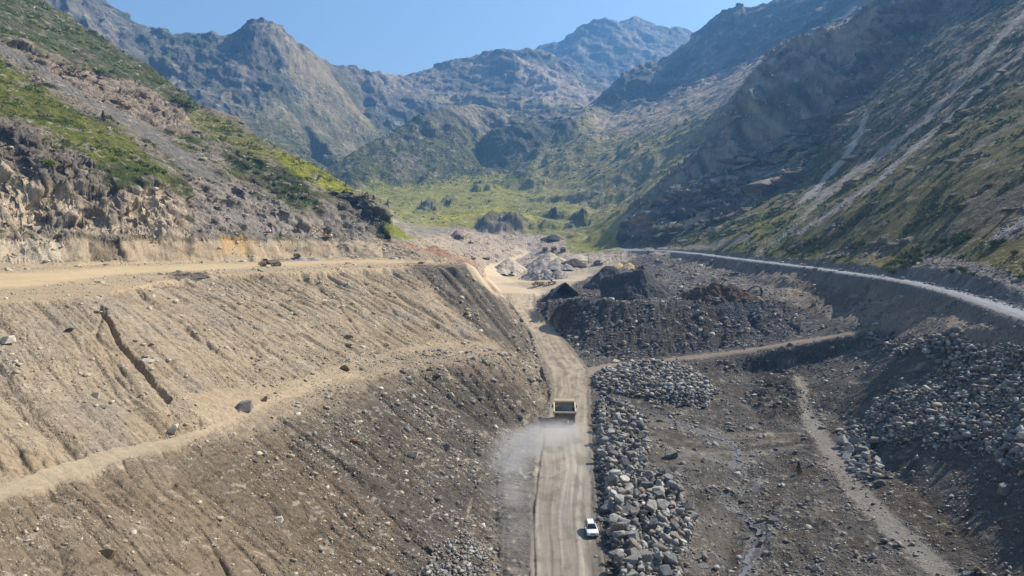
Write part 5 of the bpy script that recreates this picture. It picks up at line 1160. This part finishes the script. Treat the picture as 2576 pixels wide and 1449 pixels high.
# crushing plants
def plant(px, py, Y, mt, label, sc, rz=0):
    x, y, z = G(px, py, 400, 1200); t = empty('crushing_plant', (x, y, z), rz, sc, label, 'crushing plant')
    MB().box((0, 0, 1.3), (7, 2.2, 1.1)).box((-2.2, 0, 2.3), (2.0, 2.2, 1.2)).build('main_body', M[mt], t, .04)
    MB().prism([(-1.3, 2.0), (1.3, 2.0), (2.0, 3.6), (-2.0, 3.6)], -1.4, 1.4, 'y').build('feed_hopper', M[mt], t)
    MB().box((0, -1.0, .45), (6.4, .5, .8)).box((0, 1.0, .45), (6.4, .5, .8)).build('crawler', M['track'], t, .05)
    cv = MB().bar((2.5, 0, 1.0), (8.6, 0, 4.4), .9, .35).build('conveyor', M['frame'], t); MB().bar((6.2, 0, .0), (6.2, 0, 3.0), .18).bar((8.0, 0, 0), (6.2, 0, 3.0), .15).build('support_leg', M['grey'], cv)
    cv = MB().bar((-2.5, 0, 1.0), (-7.2, 0, 3.2), .8, .3).build('conveyor', M['frame'], t); MB().bar((-5.4, 0, .0), (-5.4, 0, 2.3), .16).build('support_leg', M['grey'], cv)
    MB().bar((1.2, -.9, 1.8), (1.2, -.9, 5.4), .16).bar((-1.0, .9, 1.8), (-1.0, .9, 4.6), .14).build('mast', M['grey'], t)
    return t
plant(1504, 667, 690, 'blue', 'blue crushing plant with conveyors right of the gravel piles', 1.25, R(8))
plant(1153, 602, 930, 'frame', 'black low screening machine far off below the meadow', 1.45, R(-6))
x, y, z = G(1183, 612, 500, 1200); bulldozer((x, y, z), R(60), 'small light loader far off right of the black screening machine', 'cream', 1.1)
for px, p0, p1, Y, lb in [(1562, 659, 633, 700, 'tall thin pole on the plain right of the crushing plant'), (1480, 662, 640, 720, 'thin pole standing left of the crushing plant')]:
    x, y, z = PY(px, p0, Y); h = (p0 - p1)*Y/F
    t = empty('utility_pole', (x, y, gz(x, y)), 0, 1, lb, 'pole'); h += z - gz(x, y)
    MB().lathe([(0, .28), (h, .2)], (0, 0, 0), 'z', 10).build('pole', M['wood'], t); MB().box((0, 0, h - .8), (2.2, .16, .16)).build('crossarm', M['wood'], t)
for px, py, hp, lean, lb in [(2007, 724, 14, .25, 'short leaning steel post on the slope under the gravel road'), (2364, 932, 22, .2, 'dark post sticking out of the slope above the boulder spill')]:
    x, y, z = G(px, py, 100, 500); h = hp*y/F; t = empty('marker_post', (x, y, z - .1), 0, 1, lb, 'post')
    MB().bar((0, 0, 0), (-h*lean, 0, h), .22).build('post', M['wood'], t, .02); MB().box((-h*lean, 0, h), (.3, .3, .06)).build('post_cap', M['frame'], t)
# ------------------------------------------------------------------ plants
def leaf_mat(name, a, b_):
    m, t, N, L = new_mat(name); b = N['Principled BSDF']; b.inputs['Roughness'].default_value = .7; b.inputs['Specular IOR Level'].default_value = .2
    g = N.new('ShaderNodeNewGeometry'); r = N.new('ShaderNodeValToRGB'); r.color_ramp.elements[0].color = (*lin(a), 1); r.color_ramp.elements[1].color = (*lin(b_), 1)
    L.new(g.outputs['Random Per Island'], r.inputs[0]); L.new(r.outputs[0], b.inputs['Base Color']); return m
LM = leaf_mat('shrub_leaves', (48, 62, 28), (98, 112, 48)); LD = leaf_mat('dark_conifer_needles', (30, 40, 24), (58, 70, 36)); LB = leaf_mat('bright_leaves', (78, 96, 34), (128, 140, 60))
def leaf_cloud(lumps, n, size, seed):
    r = np.random.default_rng(seed); V = []; Fs = []
    for _ in range(n):
        c, rad = lumps[r.integers(len(lumps))]; d = r.normal(size=3); d /= np.linalg.norm(d); p = np.array(c) + d*np.array(rad)*r.uniform(.55, 1.0)**.5
        a = r.normal(size=3); a /= np.linalg.norm(a); b = np.cross(a, d + .3*r.normal(size=3)); b /= np.linalg.norm(b) + 1e-6; s = size*r.uniform(.6, 1.4); k = len(V)
        V += [p - a*s, p + b*s*.7, p + a*s, p - b*s*.7]; Fs.append((k, k+1, k+2, k+3))
    me = bpy.data.meshes.new('foliage'); me.from_pydata([tuple(v) for v in V], [], Fs); return me
SHR = []
for s in range(4):
    r = np.random.default_rng(900 + s); lumps = [((r.normal(0, .45), r.normal(0, .45), .45 + r.uniform(0, .35)), (r.uniform(.4, .6), r.uniform(.4, .6), r.uniform(.35, .5))) for _ in range(6)]
    SHR.append(leaf_cloud(lumps, 620, .085, s))
def shrub(px, py, size, label, mat=LM, group=None):
    x, y, z = G(px, py, 80, 1300); w_ = size*y/F/2
    t = empty('shrub', (x, y, z - .1*w_), random.uniform(0, 6.28), w_, label, 'shrub', group)
    me = SHR[random.randrange(4)].copy(); me.materials.append(mat); o = bpy.data.objects.new('foliage', me); COL.objects.link(o); o.parent = t
    m_ = MB(); m_.bar((0, 0, -.1), (.05, .02, .5), .09).bar((0, 0, 0), (.3, .1, .6), .06).bar((0, 0, 0), (-.25, -.15, .6), .06); m_.build('stem', M['wood'], t)
def conifer(px, py, hpx, label, group=None, mat=LD):
    x, y, z = G(px, py, 80, 1300); h = hpx*y/F
    t = empty('conifer_tree', (x, y, z - .05), random.uniform(0, 6), h, label, 'tree', group)
    lumps = [((0, 0, .14 + .8*k/9), (.26*(1 - k/10) + .02, .26*(1 - k/10) + .02, .06)) for k in range(10)]
    me = leaf_cloud(lumps, 900, .03, int(px)); me.materials.append(mat); o = bpy.data.objects.new('crown', me); COL.objects.link(o); o.parent = t
    MB().lathe([(0, .03), (.5, .02), (.97, .004)], (0, 0, 0), 'z', 8).build('trunk', M['wood'], t)
for px, py, s in [(1788,596,13),(1797,589,15),(1806,595,14),(1815,590,16),(1824,596,13),(1802,602,10),(1830,588,10),(1842,590,10)]:
    shrub(px, py, s, 'rounded green shrub in the cluster where the grass slope meets the far gravel road', LB, 'shrubs clustered on the grass slope')
for px, py, s in [(1984,634,16),(1996,630,18),(2010,626,20),(2024,620,20),(2038,612,22),(2050,607,22),(2060,616,14),(2002,640,12)]:
    shrub(px, py, s, 'dark green shrub in the row at the foot of the grass slope', LM, 'dark shrubs in a row above the gravel road')
for px, py, s, lb in [(2116,580,26,'dark round shrub alone on the grass slope'), (2172,618,32,'wide dark shrub between two scree strips'), (2098,636,12,'small shrub low on the grass slope'), (2236,560,12,'small dark shrub high on the grass slope')]:
    shrub(px, py, s, lb)
for k in range(26):
    t_ = k/25; shrub(2255 + 190*t_ + random.uniform(-14, 14), 676 - 88*t_ + random.uniform(-12, 14), random.uniform(18, 30), 'dark shrub in the long diagonal thicket on the right grass slope', LM, 'shrubs in the diagonal thicket')
for px, py, s in [(2395,688,26),(2425,684,30),(2450,694,22),(2500,618,30),(2520,610,24),(2552,640,24),(2566,700,26),(2540,690,20)]:
    shrub(px, py, s, 'low dark shrub at the bottom edge of the grass near the right side', LM, 'shrubs near the right edge of the slope')
shrub(117, 420, 42, 'big bushy green shrub on the crag at the left', LB); shrub(412, 438, 26, 'bright shrub at the corner of the grass ledge', LB)
shrub(904, 566, 26, 'green bush in a cleft of the rocky nose', LM); shrub(953, 600, 24, 'grey-green bush at the foot of the rocky nose', LB)
for px, py, s in [(330,400,20),(352,412,22),(372,420,24),(392,428,22),(300,392,16),(345,432,22),(368,440,20),(320,425,18),(285,405,18)]:
    shrub(px, py, s, 'green shrub in the patch under the bright grass ledge', LB, 'shrubs below the grass ledge')
for px, py, s in [(580,400,16),(600,412,20),(622,425,20),(645,440,22),(668,455,22),(690,470,22),(712,488,22),(735,500,20),(655,425,18),(700,450,18),(600,385,14),(742,478,18)]:
    shrub(px, py, s, 'dark shrub in the gully below the bright crest', LM, 'dark shrubs in the gully below the crest')
conifer(260, 306, 28, 'single dark conifer beside the scree gully on the left hill'); conifer(926, 503, 14, 'tiny conifer on the crest of the rocky nose'); conifer(940, 508, 17, 'taller of the two conifers on the end of the rocky nose')
conifer(2009, 1192, 34, 'small dark conifer standing alone in the pit right of the haul road'); conifer(870, 466, 12, 'tiny pale tree at the end of the bright crest', mat=LB)
# shrub carpets seen as texture
RK = HV
HV = []
for s in range(6):
    r = np.random.default_rng(950 + s); V = []; Fc = []
    for _ in range(26):
        d = r.normal(size=3); d /= np.linalg.norm(d); d[2] = abs(d[2]); p = d*r.uniform(.5, 1, 3); k = len(V)
        V += [p + r.normal(0, .28, 3) for _ in range(3)]; Fc.append((k, k+1, k+2))
    HV.append((np.array(V), np.array(Fc)))
cov = (GR_ > .45)*(PX > -60)*(PX < 2640)*(PYY > -40)
dens = sstep(.0, .5, fbm(TX/18, TY/18, 171, 4))*cov
x, y = sample(dens*(rh > .5)*1.0, 13000); scatter('shrub_cover', x, y, radii(y, len(x), .0009, 3, 5), LM, 'low alpine scrub dotting the right slope', sink=.3)
x, y = sample(dens*(lm > .5)*1.0, 9000); scatter('shrub_cover', x, y, radii(y, len(x), .0010, 3, 5), LB, 'low green scrub on the left hillside', sink=.3)
x, y = sample(dens*(TY > 1000)*(TY < 2000)*(1 - .85*sstep(440, 470, PYY))*1.0, 5000); scatter('shrub_cover', x, y, radii(y, len(x), .0009, 3, 4), LM, 'scrub on the valley floor and middle hills', sink=.3)
HV = RK
# ------------------------------------------------------------------ water
wm, t, N, L = new_mat('shallow_water'); b = N['Principled BSDF']; b.inputs['Base Color'].default_value = (.15, .145, .14, 1); b.inputs['Roughness'].default_value = .22; b.inputs['IOR'].default_value = 1.33; b.inputs['Specular IOR Level'].default_value = .5
n = N.new('ShaderNodeTexNoise'); n.inputs['Scale'].default_value = 2.0; n.inputs['Detail'].default_value = 3; bp = N.new('ShaderNodeBump'); bp.inputs['Strength'].default_value = .08; L.new(n.outputs['Fac'], bp.inputs['Height']); L.new(bp.outputs[0], b.inputs['Normal'])
def water(name, pts, label):
    P_ = []
    for px, py, wpx in pts:
        x, y, z = G(px, py, 60, 320); P_.append((x, y, wpx*y/F))
    V = []; Fc = []; n_ = 0
    for a, b_ in zip(P_[:-1], P_[1:]):
        L_ = math.hypot(b_[0]-a[0], b_[1]-a[1]); k = max(2, int(L_/.5)); dx, dy = (b_[0]-a[0])/(L_ + 1e-6), (b_[1]-a[1])/(L_ + 1e-6)
        for i in range(k):
            t_ = i/k; x = a[0] + (b_[0]-a[0])*t_; y = a[1] + (b_[1]-a[1])*t_; w_ = a[2] + (b_[2]-a[2])*t_
            wob = 1.1*float(gnoise(x*.5, y*.5, 41)); w1 = w_*(.5 + .5*float(gnoise(x*.8, y*.8, 42))); w2 = w_*(.5 + .5*float(gnoise(x*.8 + 9, y*.8, 43)))
            x -= dy*wob; y += dx*wob; row = [(x - dy*q, y + dx*q) for q in (w1, w1*.4, -w2*.4, -w2)]
            zs = [gz(*q) for q in row]; zz = sorted(zs)[2] + .05
            V += [(q[0], q[1], zz) for q in row]; n_ += 1
    for i in range(n_ - 1):
        for j in range(3): q = i*4 + j; Fc.append((q, q+1, q+5, q+4))
    me = bpy.data.meshes.new(name); me.from_pydata(V, [], Fc); me.materials.append(wm); me.polygons.foreach_set('use_smooth', [True]*len(Fc))
    o = bpy.data.objects.new(name, me); COL.objects.link(o); tag(o, label, name.replace('_', ' '), kind='structure')
water('stream', [(1715,1070,4),(1745,1077,9),(1784,1097,12),(1820,1105,7),(1847,1120,7),(1856,1150,9),(1866,1180,9),(1880,1200,5),(1895,1215,2)], 'thin wet stream crossing the muddy pit floor')
water('stream', [(1900,1226,2),(1855,1241,6),(1812,1257,8),(1840,1275,5),(1879,1307,8),(1910,1331,9),(1936,1345,13),(1905,1368,18),(1880,1400,13),(1885,1430,15),(1860,1460,12)], 'braided stream of shallow water at the bottom of the pit')
for px, py, w_, hh in [(1722,1255,12,7),(1718,1282,10,9),(1765,1308,6,9),(1727,1345,10,9),(1723,1370,7,12),(1775,1426,22,10),(1690,1215,6,5)]:
    water('puddle', [(px - w_*.2, py - hh, w_*.3), (px, py, w_), (px + w_*.2, py + hh, w_*.3)], 'small sky-blue puddle among the boulders')
# ------------------------------------------------------------------ dust
def dust(name, blobs, dens, label, bounds):
    (x0, y0, z0), (x1, y1, z1) = bounds
    bm = bmesh.new(); bmesh.ops.create_icosphere(bm, subdivisions=3, radius=1)
    me = bpy.data.meshes.new(name); bm.to_mesh(me); bm.free(); o = bpy.data.objects.new(name, me); COL.objects.link(o)
    o.location = ((x0+x1)/2, (y0+y1)/2, (z0+z1)/2); o.scale = ((x1-x0)/2*1.15, (y1-y0)/2*1.15, (z1-z0)/2*1.2)
    m, t, N, L = new_mat(name + '_air'); N.remove(N['Principled BSDF']); v = N.new('ShaderNodeVolumePrincipled')
    v.inputs['Color'].default_value = (.93, .92, .92, 1); v.inputs['Anisotropy'].default_value = .2
    g = N.new('ShaderNodeNewGeometry'); acc = None
    def mth(op, a, b=None):
        n = N.new('ShaderNodeMath'); n.operation = op
        for i, q in enumerate((a, b)):
            if q is None: continue
            if isinstance(q, (int, float)): n.inputs[i].default_value = q
            else: L.new(q, n.inputs[i])
        return n.outputs[0]
    nz = N.new('ShaderNodeTexNoise'); nz.inputs['Scale'].default_value = .2; nz.inputs['Detail'].default_value = 5; nz.inputs['Roughness'].default_value = .62; L.new(g.outputs['Position'], nz.inputs['Vector'])
    for (cx, cy, cz), (rx, ry, rz_), k in blobs:
        s = N.new('ShaderNodeVectorMath'); s.operation = 'SUBTRACT'; s.inputs[1].default_value = (cx, cy, cz); L.new(g.outputs['Position'], s.inputs[0])
        d = N.new('ShaderNodeVectorMath'); d.operation = 'DIVIDE'; d.inputs[1].default_value = (rx, ry, rz_); L.new(s.outputs[0], d.inputs[0])
        ln = N.new('ShaderNodeVectorMath'); ln.operation = 'LENGTH'; L.new(d.outputs[0], ln.inputs[0])
        q = mth('MULTIPLY', mth('MAXIMUM', mth('SUBTRACT', 1.0, ln.outputs['Value']), 0.0), k); acc = q if acc is None else mth('MAXIMUM', acc, q)
    f = mth('MAXIMUM', mth('SUBTRACT', mth('ADD', acc, mth('MULTIPLY', mth('SUBTRACT', nz.outputs['Fac'], .5), 2.2)), .06), 0.0)
    f = mth('MULTIPLY', f, mth('MULTIPLY', mth('MINIMUM', mth('MULTIPLY', mth('MULTIPLY', acc, acc), 2.2), 1.0), dens)); L.new(f, v.inputs['Density']); L.new(v.outputs[0], N['Material Output'].inputs['Volume'])
    me.materials.append(m); tag(o, label, 'dust', kind='stuff')
dust('dust_cloud', [((12, 172, 1.0), (9, 9, 3.2), 1.3), ((9, 163, 2), (13, 13, 4.2), 1.2), ((3, 153, 2.4), (12, 15, 5), 1.05), ((0, 141, 2.4), (9, 17, 4.6), .95), ((0, 126, 1.8), (8, 17, 3.8), .85), ((13, 156, .8), (9, 18, 2.6), .8), ((1, 110, 1.4), (6, 16, 3), .7), ((2, 97, 1.0), (5, 12, 2.4), .6)], .1,
     'thin pale dust trailing behind the haul truck and drifting left', ((-24, 80, -2), (30, 190, 10)))
